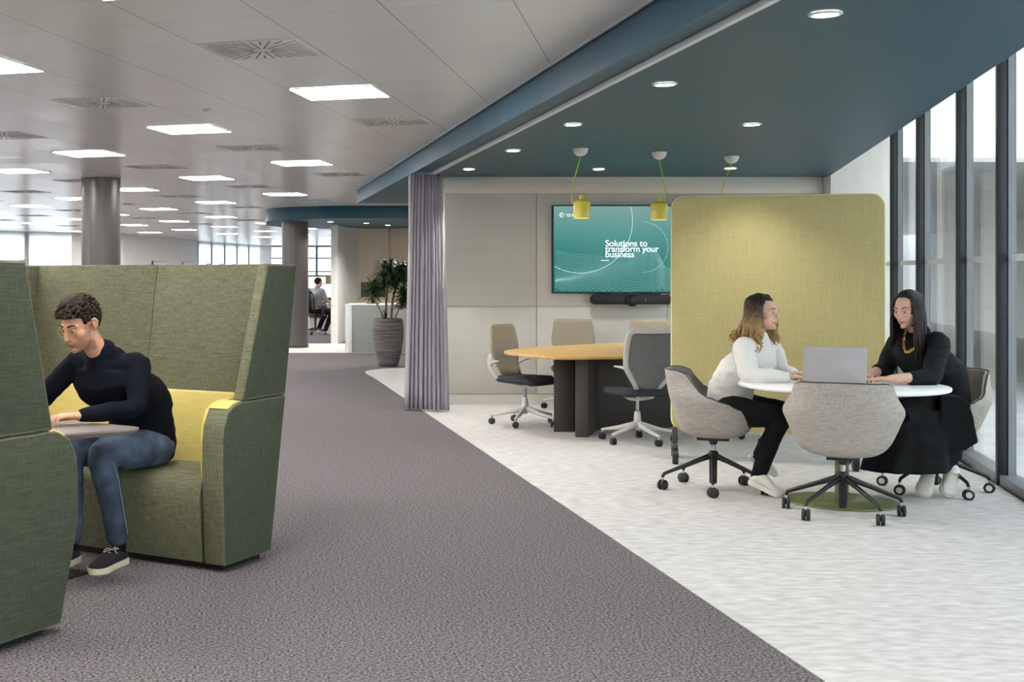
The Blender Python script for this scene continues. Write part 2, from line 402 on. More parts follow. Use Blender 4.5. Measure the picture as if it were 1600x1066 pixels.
# ceiling of metal tiles, object axes turned to the tile grid
inv = (Matrix.Translation(ORG) @ Matrix.Rotation(TH, 4, 'Z')).inverted()
cp = [(-26, -6), (.3, -6), (2.58, 1.0), (2.15, 1.05), (2.6, 14.6), (21, 14.6), (21, 56.1), (.47, 56.1), (-1.93, 49), (-1.93, 48.6), (-3.9, 40.6), (-5.35, 39.3), (-13.5, 30.9), (-26, 22)]
cpl = [tuple((inv @ V((x, y, 0)))[:2]) for x, y in cp]
co_ = flat('ceiling', cpl, CZ, CZ+.05, 'ceil'); co_.location = ORG; co_.rotation_euler = (0, 0, TH)
# teal lowered ceiling
sx = lambda y: 2.0-.018*y
rx = lambda y: 3.69+.331*(y-6.17)
sp = [(sx(1.05), 1.05), (sx(19.5), 19.5), (3.2, 19.5), (3.2, 14.46), (rx(14.46), 14.46)]
flat('ceiling', sp, SZ, SZ+.03, 'teal')
def wallseg(name, a, b, z0, z1, th, m, side=1, **k):
    a, b = V((a[0], a[1], 0)), V((b[0], b[1], 0)); d = (b-a).normalized(); n = V((-d.y, d.x, 0))*side*th
    q = MB(); q.prism([tuple(a[:2]), tuple(b[:2]), tuple((b+n)[:2]), tuple((a+n)[:2])], z0, z1); return struct(q.build(name, m, **k))
wallseg('trim_1', (sx(1.05), 1.05), (sx(19.5), 19.5), SZ-.002, CZ-.001, .02, 'fascia', 1)
wallseg('trim_2', (sx(19.5)-.02, 19.5), (3.2, 19.5), SZ-.002, CZ-.001, .02, 'fascia', 1)
wallseg('trim_3', (sx(1.05)-.034, 1.05), (sx(19.5)-.034, 19.5), CZ-.014, CZ-.001, .014, 'trim', 1)
wallseg('trim_4', (rx(1.1), 1.1), (rx(14.46), 14.46), SZ+.03, 3.2, .03, 'white', -1)
flat('ceiling', [(rx(1.1)-.05, 1.1), (rx(14.46)-.05, 14.46), (glassx(14.6)+.3, 14.6), (glassx(1.1)+.3, 1.1)], 3.15, 3.2, 'white')
# round teal canopy by the reception
cpoly = [(8, 23.8), (2.6, 23.8)]+[(1.9+1.55*math.cos(math.radians(t))*1.0, 25.3+1.5*math.sin(math.radians(t))) for t in range(268, 174, -3)]+[(.36, 27), (.8, 28.6), (2.2, 29.6), (8, 29.6)]
o = flat('ceiling', cpoly, SZ-.04, CZ-.001, 'teal', smooth=True)

# walls
W1 = MB(); W1.box(2.04, 6.32, 14.3, 14.45, 0, 2.6)
wb = W1.build('wall_back', 'wallp'); struct(wb)
# panelling stands a little proud, with shadow gaps
pan = MB()
for x0, x1 in ((2.05, 3.165), (3.175, 4.6), (4.61, 6.30)):
    pan.box(x0, x1, 14.285, 14.302, .115, 1.066); pan.box(x0, x1, 14.285, 14.302, 1.078, 2.312)
pan.box(2.05, 6.30, 14.27, 14.302, 2.318, 2.50)
struct(pan.build('wall_back', 'wallp', bevel=.002, seg=1))
b = MB(); b.box(2.05, 6.30, 14.288, 14.302, .003, .105); struct(b.build('baseboard_back', 'wallp'))
b = MB(); b.box(6.32, 6.98, 14.1, 14.5, 0, 3.2); struct(b.build('wall_back', 'white'))
wallseg('wall_rear', (-26, -6), (.3, -6), 0, CZ, .1, 'colp', -1)
wallseg('wall_left', (-26, -6), (-26, 22), 0, .8, .1, 'white', 1)
wallseg('wall_left', (-26, -6), (-26, 22), 2.4, CZ, .1, 'white', 1)

# glazed wall on the right: one window per bay
ys = [-1.5, -.2, 1.1, 2.4, 3.8, 5.2, 6.4, 7.5, 8.79, 10.04, 11.70, 13.1, 14.3]
gd = V((.327, 1, 0)).normalized(); gn = V((gd.y, -gd.x, 0))
for i in range(len(ys)-1):
    ya, yb = ys[i], ys[i+1]; A = V((glassx(ya), ya, 0)); L = (V((glassx(yb), yb, 0))-A).length
    r = bpy.data.objects.new('window_%d' % (i+1), None); COL.objects.link(r); r['kind'] = 'structure'
    r.location = A; r.rotation_euler = (0, 0, math.atan2(gd.y, gd.x))       # local x along the wall, local -y outwards
    b = MB(); b.box(L-.03, L+.03, 0, .062, 0.0, 3.14); b.build('mullion', 'mull', r, bevel=.004)
    b = MB(); b.box(L-.04, L+.04, -.05, -.002, 0.0, 3.14); b.build('outer_mullion', 'mullg', r)
    b = MB(); b.box(.036, L-.036, -.075, .05, 0.0, .07); b.build('sill', 'mullg', r, bevel=.004)
    b = MB(); b.box(.036, L-.036, -.05, .04, 3.08, 3.14); b.build('head_rail', 'mull', r)
    b = MB(); b.box(.036, L-.036, -.03, -.02, .07, 3.08); b.build('pane', 'glass', r)
    b = MB(); b.box(.06, L-.06, -.019, -.0175, 1.515, 1.56); b.build('frosted_band', 'blind', r)

# outside
b = MB(); b.prism([(glassx(-8)+.15, -8), (glassx(30)+.15, 30), (glassx(62)+.15, 62), (60, 62), (50, -8)], -.12, -.02); tag(b.build('paving', 'pave'), 'pale grey outdoor paving beyond the glass wall', 'paving', kind='structure')
def outbox(name, x0, x1, d0, d1, z0, z1, m, label, cat):
    # x along the glass wall measured as world depth, d distance outwards
    b = MB(); P = [V((glassx(x0), x0, 0)), V((glassx(x1), x1, 0))]
    poly = [P[0]+gn*d0, P[1]+gn*d0, P[1]+gn*d1, P[0]+gn*d1]
    b.prism([tuple(p[:2]) for p in poly], z0, z1); return tag(b.build(name, m, bevel=.01, seg=1), label, cat)
outbox('building_facade', 2, 60, 5.4, 5.7, -.02, 7.4, 'outwall', 'pale rendered facade facing the glass wall from outside', 'building')
outbox('stone_pier', 11.5, 12.3, 1.4, 1.9, -.02, 7.4, 'outbeige', 'tall beige stone pier outside, behind the seated woman in black', 'pillar')
outbox('metal_canopy', 10.2, 11.2, 2.6, 5.39, 1.98, 2.45, 'outgrey', 'grey box canopy on the facade outside, at upper right', 'canopy')
outbox('metal_canopy', 15.0, 17.2, 2.8, 5.39, 2.0, 2.5, 'outgrey', 'small dark grey box canopy farther along the facade outside', 'canopy')
outbox('garden_wall', 9.0, 14.0, 2.6, 2.9, -.02, .55, 'outwall', 'low pale wall outside the glass at right', 'low wall')

# far facades of the open office
def facade(n0, a, b, nwin, sill, head, blind=True, wide=.5):
    a, b = V((a[0], a[1], 0)), V((b[0], b[1], 0)); L = (b-a).length; d = (b-a).normalized(); rz = math.atan2(d.y, d.x)
    M = Matrix.Translation(a) @ Matrix.Rotation(rz, 4, 'Z')
    q = MB(); q.box(0, L, 0, .2, 0, sill, M); q.box(0, L, 0, .2, head, CZ, M)
    struct(q.build('wall_far', 'white'))
    for k in range(nwin):
        r = bpy.data.objects.new('window_%d' % (n0+k), None); COL.objects.link(r); r['kind'] = 'structure'
        x0 = L*k/nwin; w = L/nwin; r.location = M @ V((x0, 0, 0)); r.rotation_euler = (0, 0, rz)
        f = MB(); f.box(-.09, .09, -.02, .16, sill, head); f.build('mullion', 'mullg', r)
        g = MB(); g.box(.09, w-.09, .05, .1, head-.06, head); g.box(.09, w-.09, .05, .1, sill, sill+.08); g.build('frame', 'mullg', r)
        p = MB(); p.box(.09, w-.09, .07, .075, sill, head); p.build('pane', 'glass', r)
        if blind:
            p = MB(); p.add([(.02, -.03, head-.75), (w-.02, -.03, head-.75), (w-.02, -.03, head+.06), (.02, -.03, head+.06)], [(0, 1, 2, 3)]); p.build('roller_blind', 'rollblind', r)
facade(20, (-13.5, 30.9), (-5.35, 39.3), 7, .8, 2.62)
wallseg('wall_far', (-5.35, 39.3), (-3.9, 40.6), 0, CZ, .2, 'white', 1)
wallseg('wall_far', (-3.9, 40.6), (-1.93, 48.6), 0, CZ, .2, 'white', 1)
facade(30, (-1.93, 49), (.47, 56), 5, .8, 2.62)
wallseg('wall_far', (-1.93, 48.6), (-1.93, 49), 0, CZ, .2, 'white', 1)
wallseg('wall_far', (-26, 22), (-13.5, 30.9), 0, CZ, .2, 'white', 1)
a = MB(); a.box(.47, 9, 56, 56.2, 0, .8); a.box(.47, 9, 56, 56.2, 2.66, CZ); a.box(.47, 1.0, 55.98, 56.2, .8, 2.66); struct(a.build('wall_far', 'white'))
for k in range(4):
    r = bpy.data.objects.new('window_%d' % (40+k), None); COL.objects.link(r); r['kind'] = 'structure'; r.location = (1.0+2*k, 56, 0)
    f = MB(); f.box(1.9, 2.0, -.05, .1, .8, 2.66)
    for z in (.8, 1.54, 2.12, 2.62): f.box(0, 1.9, -.05, .1, z, z+.06)
    f.build('frame', 'mullg', r)
    p = MB(); p.box(0, 1.9, .02, .03, .86, 2.62); p.build('pane', 'glass', r)
# whiteboards in frames on the far wall
d = (V((-1.93, 48.6, 0))-V((-3.9, 40.6, 0))).normalized()
for k, (t, lb) in enumerate(((.44, 'white framed board on the far wall, nearer the grey column'), (.86, 'white framed board on the far wall, nearer the far windows'))):
    c = V((-3.9, 40.6, 0)).lerp(V((-1.93, 48.6, 0)), t)
    r = thing('whiteboard', lb, 'whiteboard', c, math.atan2(d.y, d.x), 'framed boards on the far wall')
    b = MB(); b.box(-.75, .75, -.06, -.03, .8, 1.85); b.build('board', 'blind', r)
    b = MB(); b.box(-.8, .8, -.05, -.02, 1.85, 1.9); b.box(-.8, -.75, -.05, -.02, .75, 1.9); b.box(.75, .8, -.05, -.02, .75, 1.9); b.build('frame', 'mullg', r)

# outside ground and pale trees behind the far windows
# columns
def column(x, y, r, lb):
    t = thing('round_column', lb, 'column', (x, y, 0))
    n = 48
    b = MB(); b.lathe([(r, 0), (r, CZ-.002)], n); b.build('column_casing', 'colm', t, smooth=True)
    b = MB(); a = math.radians(-112)
    b.box(-.002, .002, -.002, .002, 0.01, CZ-.01, Matrix.Translation((r*math.cos(a), r*math.sin(a), 0))); b.build('casing_joint', 'dark', t)
    b = MB(); b.lathe([(r+.006, 0), (r+.006, .06), (r+.001, .062)], n); b.build('base_ring', 'basedark', t, smooth=True)
column(-1.94, 17.1, .258, 'round grey column rising behind the green booth')
column(.917, 25.5, .262, 'round dark grey column under the round teal canopy')

# recessed ceiling panels and swirl diffusers on the tile grid
def inview(p):
    if p.y < 1.5: return False
    x = CX+p.x/p.y*F; y = CY-(p.z-H)/p.y*F
    return -60 < x < 1240 and -60 < y < 430
proto_l = proto_v = None
nl = 0
def lname(x, y):
    return x, y
desc_l = []
for kk in range(-8, 4):
    for jj in range(-4, 26):
        i = 1.5+3*kk; j = 4.5+3*jj
        p = grid(i, j, CZ)
        if p.x < -25 or p.y > 55 or p.y < -5.5: continue
        if p.x > 1.35 and p.y < 20.5: continue
        if p.x > -.2 and p.y > 23 and p.x > .0 and p.y < 30.5: continue
        if p.y > 30 and (p.x < -12+ (p.y-31)*.97): continue
        if p.y > 40.6 and p.x < -3.2+(p.y-40.6)*.25: continue
        if p.x > glassx(p.y)-1: continue
        light = (kk+jj) % 2 == 0
        vis = inview(p)
        if not light and not vis: continue
        if not light and p.y > 34: continue
        if light and not vis and (p.x < -14 or p.y > 30 or p.y < 1.0): continue
        px = CX+p.x/p.y*F if p.y > 1 else 0; py = CY-(CZ-H)/p.y*F if p.y > 1 else 0
        if light: desc_l.append((p, px, py, vis))
        else: desc_l.append((p, px, py, None))
lights = [d for d in desc_l if d[3] is not None]; vents = [d for d in desc_l if d[3] is None]
def panel_light():
    t = thing('ceiling_panel_light', 'x', 'ceiling light', (0, 0, 0))
    b = MB(); b.box(-.285, .285, -.285, .285, -.006, -.003); b.build('diffuser', 'panel_light', t)
    b = MB()
    for s in (-1, 1):
        b.box(-.298, .298, min(s*.286, s*.298), max(s*.286, s*.298), -.008, -.001); b.box(min(s*.286, s*.298), max(s*.286, s*.298), -.286, .286, -.008, -.001)
    b.build('frame', 'trim', t); return t
def swirl_vent():
    t = thing('ceiling_vent', 'x', 'vent', (0, 0, 0))
    b = MB(); b.box(-.292, .292, -.292, .292, -.0035, -.0005); b.build('face_plate', 'ceil_plain', t, bevel=.002, seg=1)
    b = MB()
    for k in range(32):
        a = 2*PI*k/32+.05; mxr = .27/max(abs(math.cos(a)), abs(math.sin(a)))
        r0, r1 = (.055, mxr*.55) ; r2, r3 = (mxr*.6 if k % 2 else mxr*.45, mxr*.97)
        M = Matrix.Rotation(a, 4, 'Z')
        if k % 2 == 0: b.box(r0, r1*.8, -.004, .004, -.0045, -.0034, M)
        b.box(max(r2, .12), r3, -.0032, .0032, -.0045, -.0034, M)
    b.build('slots', 'slot', t)
    b = MB(); b.lathe([(.03, -.007), (.03, -.0034)], 20); b.build('hub', 'trim', t)
    return t
MT['ceil_plain'] = mat('white_metal_plate', (224, 223, 219), .3, spec=.5)
def place(lst, first, what, group):
    named = sorted([d for d in lst if d[1] > -40 and 0 < d[0].y < 60 and d[2] > -40], key=lambda d: d[0].y)
    n = 0
    for d in sorted(lst, key=lambda d: d[0].y):
        p, px, py, _ = d
        o = first if n == 0 else dup(first, p, TH, 'x', group)
        if n == 0: first.location = p; first.rotation_euler = (0, 0, TH); first['group'] = group
        n += 1
        col_ = 'left of' if px < 100 else ('right of' if px > 195 else 'behind')
        near = ('beside the grey column' if abs(px-157) < 60 and py > 230 else
                'at left photo edge' if px < 30 else
                'left of the grey column' if px < 128 else
                'between the two columns' if px < 400 else
                'near the round canopy' if px < 520 and py > 240 else
                'near the teal bulkhead')
        row = sum(1 for q in named if q[0].y <= p.y)
        o['label'] = what % (['nearest', 'second nearest', 'third nearest', 'fourth nearest', 'fifth nearest', 'sixth nearest', 'seventh nearest', 'eighth nearest', 'ninth nearest', 'tenth nearest'][row-1]+', ' if 0 < row <= 10 and d in named else ('far one %d percent across the photo, ' % round(px/16) if d in named else 'beyond the photo edge, ')) + near
place(lights, panel_light(), 'square ceiling light panel, %s', 'square light panels in the tiled ceiling')
place(vents, swirl_vent(), 'square slotted air vent, %s', 'slotted air vents in the tiled ceiling')

# downlights in the teal ceiling
def downlight():
    t = thing('downlight', 'x', 'ceiling light', (0, 0, 0))
    b = MB(); b.lathe([(.052, -.008), (.066, -.006), (.068, -.001)], 28, close=False); b.build('trim_ring', 'trim', t, smooth=True)
    b = MB(); b.lathe([(.053, -.007), (.053, -.003)], 28); b.build('lens', 'down_light', t)
    return t
dl = downlight()
for k, (x, y, lb) in enumerate(((2.38, 5.36, 'round downlight nearest the camera in the teal ceiling'), (2.35, 7.33, 'round downlight second nearest, above and left of the yellow screen'),
        (2.32, 9.29, 'round downlight directly above the first yellow pendant, middle depth'), (2.29, 11.24, 'round downlight left of the pendant canopies'),
        (2.24, 13.2, 'round downlight at the far left, next to the curtain top'), (3.6, 9.29, 'round downlight above and right of the pendant canopies'),
        (3.56, 13.2, 'round downlight at the back wall between first and second pendant'), (4.86, 13.1, 'round downlight at the back wall behind the third pendant'))):
    o = dl if k == 0 else dup(dl, (0, 0, 0), 0, lb, 'downlights in the teal ceiling')
    if y > 10:
        for c in kids(o):
            if c.type == 'LIGHT': c.data = c.data.copy(); c.data.energy = 48
    o.location = (x, y, SZ-.001); o['label'] = lb; o['group'] = 'downlights in the teal ceiling'
    L = bpy.data.lights.new('downlight_beam', 'SPOT'); L.energy = 26; L.spot_size = math.radians(95); L.spot_blend = .8; L.shadow_soft_size = .05; L.color = (1, .96, .9)
    lo = bpy.data.objects.new('downlight_beam', L); COL.objects.link(lo); lo.parent = o; lo.location = (0, 0, -.03)
for k, (x, y, lb) in enumerate(((1.6, 25.3, 'round downlight under the round teal canopy, left one'), (2.35, 25.9, 'round downlight under the round teal canopy, above the plant'), (3.3, 25.6, 'round downlight under the round canopy, hidden by the curtain'),
        (2.9, 27.0, 'round downlight close to the birch panel wall'))):
    o = dup(dl, (x, y, SZ-.041), 0, lb, 'downlights under the round canopy')
    for c in kids(o):
        if c.type == 'LIGHT': c.data = c.data.copy(); c.data.energy = 105; c.data.spot_size = math.radians(130)
# curtain track
wallseg('trim_5', (2.03, 3.0), (1.915, 14.2), SZ-.028, SZ-.001, .028, 'trim', -1)
# two tiny sensors
for x, y, lb in ((325, 171, 'small white sensor dot in the ceiling tiles between two vents'),):
    p = grid(-.5, 5.48, CZ); b = MB(); b.lathe([(.012, -.02), (.03, -.012), (.035, -.002)], 20, Matrix.Translation(p)); tag(b.build('ceiling_sensor', 'trim', smooth=True), lb, 'sensor')

# reception area: curved white wall, birch panels, desk
q = MB()
arc = catmull([(1.70, 26.75, 0), (1.78, 27.3, 0), (2.0, 28.2, 0), (2.32, 28.95, 0)], 6, False)
out = [tuple(p[:2]) for p in arc]; inn = [(p[0]+.14, p[1]-.04) for p in out][::-1]
q.prism(out+inn, 0, SZ-.041); struct(q.build('wall_reception', 'white'))
wp = MB(); wp.box(2.33, 3.12, 28.9, 29.0, 0, SZ-.041); struct(wp.build('wall_reception', 'woodp'))
wallseg('wall_reception', (3.12, 28.95), (3.65, 28.2), 0, SZ-.041, .1, 'woodp', 1)
wallseg('wall_reception', (3.65, 28.2), (7, 28.0), 0, SZ-.041, .1, 'woodp', 1)
for zz, y0 in ((2.12, 28.893),(.98,28.893)):
    wp = MB(); wp.box(2.36, 3.1, y0, 28.9, zz, zz+.012); struct(wp.build('trim_6', 'wallp'))
wp = MB(); wp.box(2.88, 2.9, 28.892, 28.9, .1, SZ-.05); struct(wp.build('trim_7', 'wallp'))
t = thing('reception_desk', 'grey reception counter behind the potted plant', 'desk', (1.9, 23.75, 0))
b = MB(); b.box(0, 2.9, 0, .08, .003, .86); b.build('front_panel', 'desk', t, bevel=.006)
b = MB(); b.box(-.07, -.002, -.01, .8, .003, .875); b.build('end_panel', 'trim', t, bevel=.006)
b = MB(); b.box(0, 2.9, -.01, .8, .862, .89); b.build('counter_top', 'white', t, bevel=.004)
b = MB(); b.box(.1, 2.9, .74, .8, .003, .86); b.build('rear_panel', 'desk', t)
def monitor(x, y, z, rz, lb, w=.5, h=.3, screen='black'):
    t = thing('monitor', lb, 'monitor', (x, y, z), rz)
    b = MB(); b.box(-w/2, w/2, -.02, .02, .12, .12+h); b.build('casing', 'black', t, bevel=.006)
    b = MB(); b.box(-w/2+.012, w/2-.012, -.022, -.0202, .135, .12+h-.015); b.build('screen', screen, t)
    b = MB(); b.box(-.03, .03, .02, .045, .01, .3); b.build('stand', 'black', t)
    b = MB(); b.box(-.11, .11, -.05, .12, 0, .01); b.build('foot', 'black', t, bevel=.003)
MT['screen_white'] = emis('lit_screen', (235, 240, 245), .9)
monitor(2.33, 24.25, .89, 0, 'black monitor on the reception counter left of the plant', .46, .28)

# curtain
t = thing('curtain', 'lilac-grey floor-length curtain bunched at the end of its track', 'curtain', (1.86, 13.6, 0))
q = MB(); N = 150; R_ = 14; zs = [.02+2.455*k/(R_-1) for k in range(R_)]
for z in zs:
    f2 = max(0, 1-z/2.48)**.8
    for i in range(N+1):
        u = i/N; ph = u*2*PI*10.5+.6*math.sin(u*9)+.10*math.sin(z*1.2+u*5)
        am = .050+.018*f2+.012*math.sin(u*21+z*.3)
        x0 = -.14-.075*f2; x1 = .18+.045*f2
        x = x0+(x1-x0)*u+.014*math.cos(ph); y = .1-.3*u*(.4+.6*f2)+am*math.sin(ph)*(1 if u < .82 else .35)
        q.v.append(V((x, y, z)))
for k in range(R_-1):
    for i in range(N): a_ = k*(N+1)+i; q.f.append((a_, a_+1, a_+N+2, a_+N+1)); q.m.append(0)
cm = q.build('drape', 'curtain', t, smooth=True)
md = cm.modifiers.new('s', 'SOLIDIFY'); md.thickness = .004
b = MB(); b.box(-.172, -.148, .05, .09, .55, 2.47); b.build('lining_edge', 'curtlin', t, bevel=.006)
b = MB(); b.tube([(.16, -.13, 1.28), (.165, -.15, 1.7), (.165, -.15, 2.3)], .006, 6); b.build('draw_rod', 'trim', t)

# ------------------------------------------------------------------ wall screen
sc_x0, sc_w, sc_h, sc_zc = 3.325, 1.71, .965, 1.42-(389.5-430)/143.
t = thing('wall_display', 'large wall-mounted screen showing a teal slide with white text', 'screen', (sc_x0+sc_w/2, 14.27, sc_zc), 0)
b = MB(); b.box(-sc_w/2, sc_w/2, -.07, -.012, -sc_h/2, sc_h/2); b.build('casing', 'black', t, bevel=.004)
b = MB(); b.box(-.3, .3, -.012, .014, -.2, .2); b.build('wall_bracket', 'black', t)
m = bpy.data.materials.new('slide_teal'); m.use_nodes = True; nt = m.node_tree; bs = nt.nodes['Principled BSDF']
bs.inputs['Base Color'].default_value = (.01, .02, .02, 1); bs.inputs['Roughness'].default_value = .25
tc = nd(nt, 'ShaderNodeTexCoord'); spx = nd(nt, 'ShaderNodeSeparateXYZ'); nt.links.new(tc.outputs['Object'], spx.inputs[0])
mr = nd(nt, 'ShaderNodeMapRange'); mr.inputs[1].default_value = -.48; mr.inputs[2].default_value = .48; nt.links.new(spx.outputs[2], mr.inputs[0])
r = nd(nt, 'ShaderNodeValToRGB'); nt.links.new(mr.outputs[0], r.inputs[0])
r.color_ramp.elements[0].color = lin((4, 112, 108)); r.color_ramp.elements[1].color = lin((122, 160, 156))
e = r.color_ramp.elements.new(.45); e.color = lin((22, 124, 118)); e = r.color_ramp.elements.new(.7); e.color = lin((70, 145, 138))
nt.links.new(r.outputs[0], bs.inputs['Emission Color']); bs.inputs['Emission Strength'].default_value = .8
MT['slide'] = m
b = MB(); b.box(-sc_w/2+.012, sc_w/2-.012, -.0725, -.0702, -sc_h/2+.014, sc_h/2-.012); b.build('screen', 'slide', t)
MT['slide_white'] = emis('slide_white', (240, 250, 248), .9); MT['slide_line'] = emis('slide_line', (104, 178, 168), .7)
def spx_(px, py): return V(((px-388)/143.6-(sc_x0+sc_w/2), -.074, 1.42-(py-430)/143.6-sc_zc))
text('headline_text', 'Solutions to\ntransform your\nbusiness', .098, 'slide_white', t, spx_(948, 384.8), (PI/2, 0, 0), bold=.0006, line=.61, spacing=.97)
b = MB(); p = spx_(941, 407); b.box(p.x, p.x+.09, -.0745, -.073, p.z-.003, p.z+.003); b.build('rule_line', 'slide_white', t)
text('logo_text', 'TD SYNNEX', .040, 'slide_white', t, spx_(886, 338), (PI/2, 0, 0), bold=.0006, ext=.0005)
b = MB(); c = spx_(879.5, 335.5)
b.tube([c+V((.024*math.cos(a), 0, .024*math.sin(a))) for a in [k*2*PI/24 for k in range(25)]], .0022, 6)
b.tube([c+V((.011*math.cos(a), 0, .011*math.sin(a))) for a in [.8+k*4.4/14 for k in range(15)]], .003, 6); b.build('logo_mark', 'slide_white', t)
def clipok(p): return abs(p.x) < sc_w/2-.015 and -sc_h/2+.02 < p.z < sc_h/2-.015
def arcline(cx_, cy_, r_, a0, a1, dash, rad, nm):
    b = MB(); n = 96; run = []
    c = spx_(cx_, cy_)
    for k in range(n+1):
        a = math.radians(a0+(a1-a0)*k/n); p = c+V((r_*math.cos(a), 0, r_*math.sin(a)))
        if clipok(p) and not (dash and k % 3 == 2): run.append(p)
        else:
            if len(run) > 1: b.tube(run, rad, 5)
            run = []
    if len(run) > 1: b.tube(run, rad, 5)
    b.build(nm, 'slide_white', t)
arcline(909, 345, .57, -170, 30, False, .0017, 'circle_outline')
arcline(1007, 386, .275, -90, 90, True, .0022, 'dashed_circle')
b = MB()
def hill(u): return -.10-.035*math.sin(u*3)+ (.0 if u < .5 else -0.0)
def crest(x):     # x in metres from the left edge; height relative to the screen centre
    pts = [(0, -.01), (.25, -.055), (.55, -.08), (.8, -.085), (.95, -.03), (1.05, .02), (1.12, -.02), (1.25, -.2), (1.4, -.34), (1.55, -.4), (1.71, -.42)]
    for (xa, ya), (xb, yb) in zip(pts, pts[1:]):
        if xa <= x <= xb:
            f = (x-xa)/(xb-xa); f = f*f*(3-2*f); return ya+(yb-ya)*f
    return -.42
for k in range(34):
    run = []
    for i in range(60):
        x = 1.70*i/59; z = crest(x)-.016*k*(1+.25*math.sin(x*4+k*.15)); p = V((x-sc_w/2, -.0738, z))
        if clipok(p): run.append(p)
        elif len(run) > 1: b.loft(run, [.0009]*len(run), n=4, caps=False); run = []
        else: run = []
    if len(run) > 1: b.loft(run, [.0009]*len(run), n=4, caps=False)
b.build('wave_lines', 'slide_line', t)
# camera bar under the screen
t = thing('video_bar', 'black camera and speaker bar mounted under the wall screen', 'camera bar', (4.18, 14.2, 1.42-(468-430)/142.))
b = MB(); b.prism(rrect(.88, .105, .05), -.04, .04, Matrix.Rotation(PI/2, 4, 'X')); b.build('speaker_bar', 'black', t, bevel=.006)
b = MB(); b.lathe([(.055, 0), (.066, .02), (.066, .05), (.05, .062), (.02, .066)], 28, Matrix.Translation((0, -.02, -.008)) @ Matrix.Rotation(PI/2, 4, 'X')); b.build('camera_lens', 'bmetal', t, smooth=True)
b = MB(); b.box(-.36, .36, .04, .075, -.03, .03); b.box(-.32, -.22, -.01, .02, .052, .066); b.box(.22, .32, -.01, .02, .052, .066); b.build('mount', 'black', t)
b = MB(); b.ell((.15, -.041, .002), .004); b.build('status_light', 'slide_white', t)

# pendants
def pendant(x, y, ztop, side, lb, shade_dx=0):
    t = thing('pendant_lamp', lb, 'pendant lamp', (x, y, SZ-.001))
    b = MB(); b.lathe([(.064, 0), (.062, -.02), (.05, -.045), (.03, -.06), (.008, -.066)], 28); b.build('ceiling_canopy', 'white', t, smooth=True)
    zs_ = ztop-SZ
    b = MB(); b.lathe([(.0695, zs_-.2), (.071, zs_-.2), (.071, zs_-.062), (.068, zs_-.056), (.034, zs_-.042), (.021, zs_-.036), (.021, zs_)], 32, Matrix.Translation((shade_dx, 0, 0)), close=False)
    b.lathe([(.021, zs_), (.0, zs_+.001)], 32, Matrix.Translation((shade_dx, 0, 0)), close=False)
    s = b.build('shade', 'lampy', t, smooth=True); s['label'] = 'yellow bottle-shaped metal shade'
    md = s.modifiers.new('s', 'SOLIDIFY'); md.thickness = .003
    b = MB(); b.lathe([(.05, zs_-.19), (.05, zs_-.15), (.02, zs_-.12)], 20, Matrix.Translation((shade_dx, 0, 0))); b.build('bulb', 'bulb', t, smooth=True)
    q = [(0, 0, -.06)]+side
    b = MB(); b.tube(catmull([V(p) for p in q], 8, False), .0042, 8); c = b.build('cord', 'cord', t, smooth=True)
    return t
zt = 1.42+(430-304.5)/2030*11.07
pendant(2.83, 11.07, zt, [(-.035, 0, -.2), (-.07, 0, -.35), (-.068, 0, -.47), (-.02, -.03, zt-SZ-.045), (.04, -.04, zt-SZ-.04), (.048, -.01, zt-SZ-.012), (.02, 0, zt-SZ-.012)], 'yellow pendant lamp on a looping lime cord, leftmost of three', .012)
pendant(3.605, 11.4, 1.42+(430-308)/2030*11.4, [(.02, 0, -.16), (.045, 0, -.3), (.065, 0, -.37), (.055, 0, 1.42+(430-308)/2030*11.4-SZ-.022), (.02, 0, 1.42+(430-308)/2030*11.4-SZ-.022)], 'yellow pendant lamp beside the yellow screen edge, middle of three', 0)
pendant(4.39, 11.8, 2.11, [(-.02, 0, -.12), (-.07, 0, -.25), (-.085, 0, -.33), (-.03, 0, 2.11-SZ-.02), (.0, 0, 2.11-SZ-.015)], 'pendant lamp whose shade hides behind the yellow screen, rightmost of three', 0)
# ================================================================== BOOTH
BA = V((.53, .848, 0)).normalized(); BT = V((-BA.y, BA.x, 0)); BO = V((-.1125, 6.17, 0)); BRZ = math.atan2(BA.y, BA.x)
def BW(s, t, z): return BO+BA*s+BT*t+V((0, 0, z))
BR = Matrix.Rotation(PI/2, 4, 'X')       # helper: prism drawn in (x, z), extruded along y
def xz(b, poly, y0, y1, mi=0, mcap=None):
    # profile in (s, z) extruded along local y
    n = len(poly); a = sum(poly[i][0]*poly[(i+1) % n][1]-poly[(i+1) % n][0]*poly[i][1] for i in range(n))
    if a < 0: poly = poly[::-1]
    vs = [(x, y0, z) for x, z in poly]+[(x, y1, z) for x, z in poly]
    return b.add(vs, [tuple(range(n)), tuple(range(2*n-1, n-1, -1))]+[(i+n, (i+1) % n+n, (i+1) % n, i) for i in range(n)], mi) if mcap is None else (b.add(vs, [tuple(range(n)), tuple(range(2*n-1, n-1, -1))], mcap), b.add(vs, [(i+n, (i+1) % n+n, (i+1) % n, i) for i in range(n)], mi))
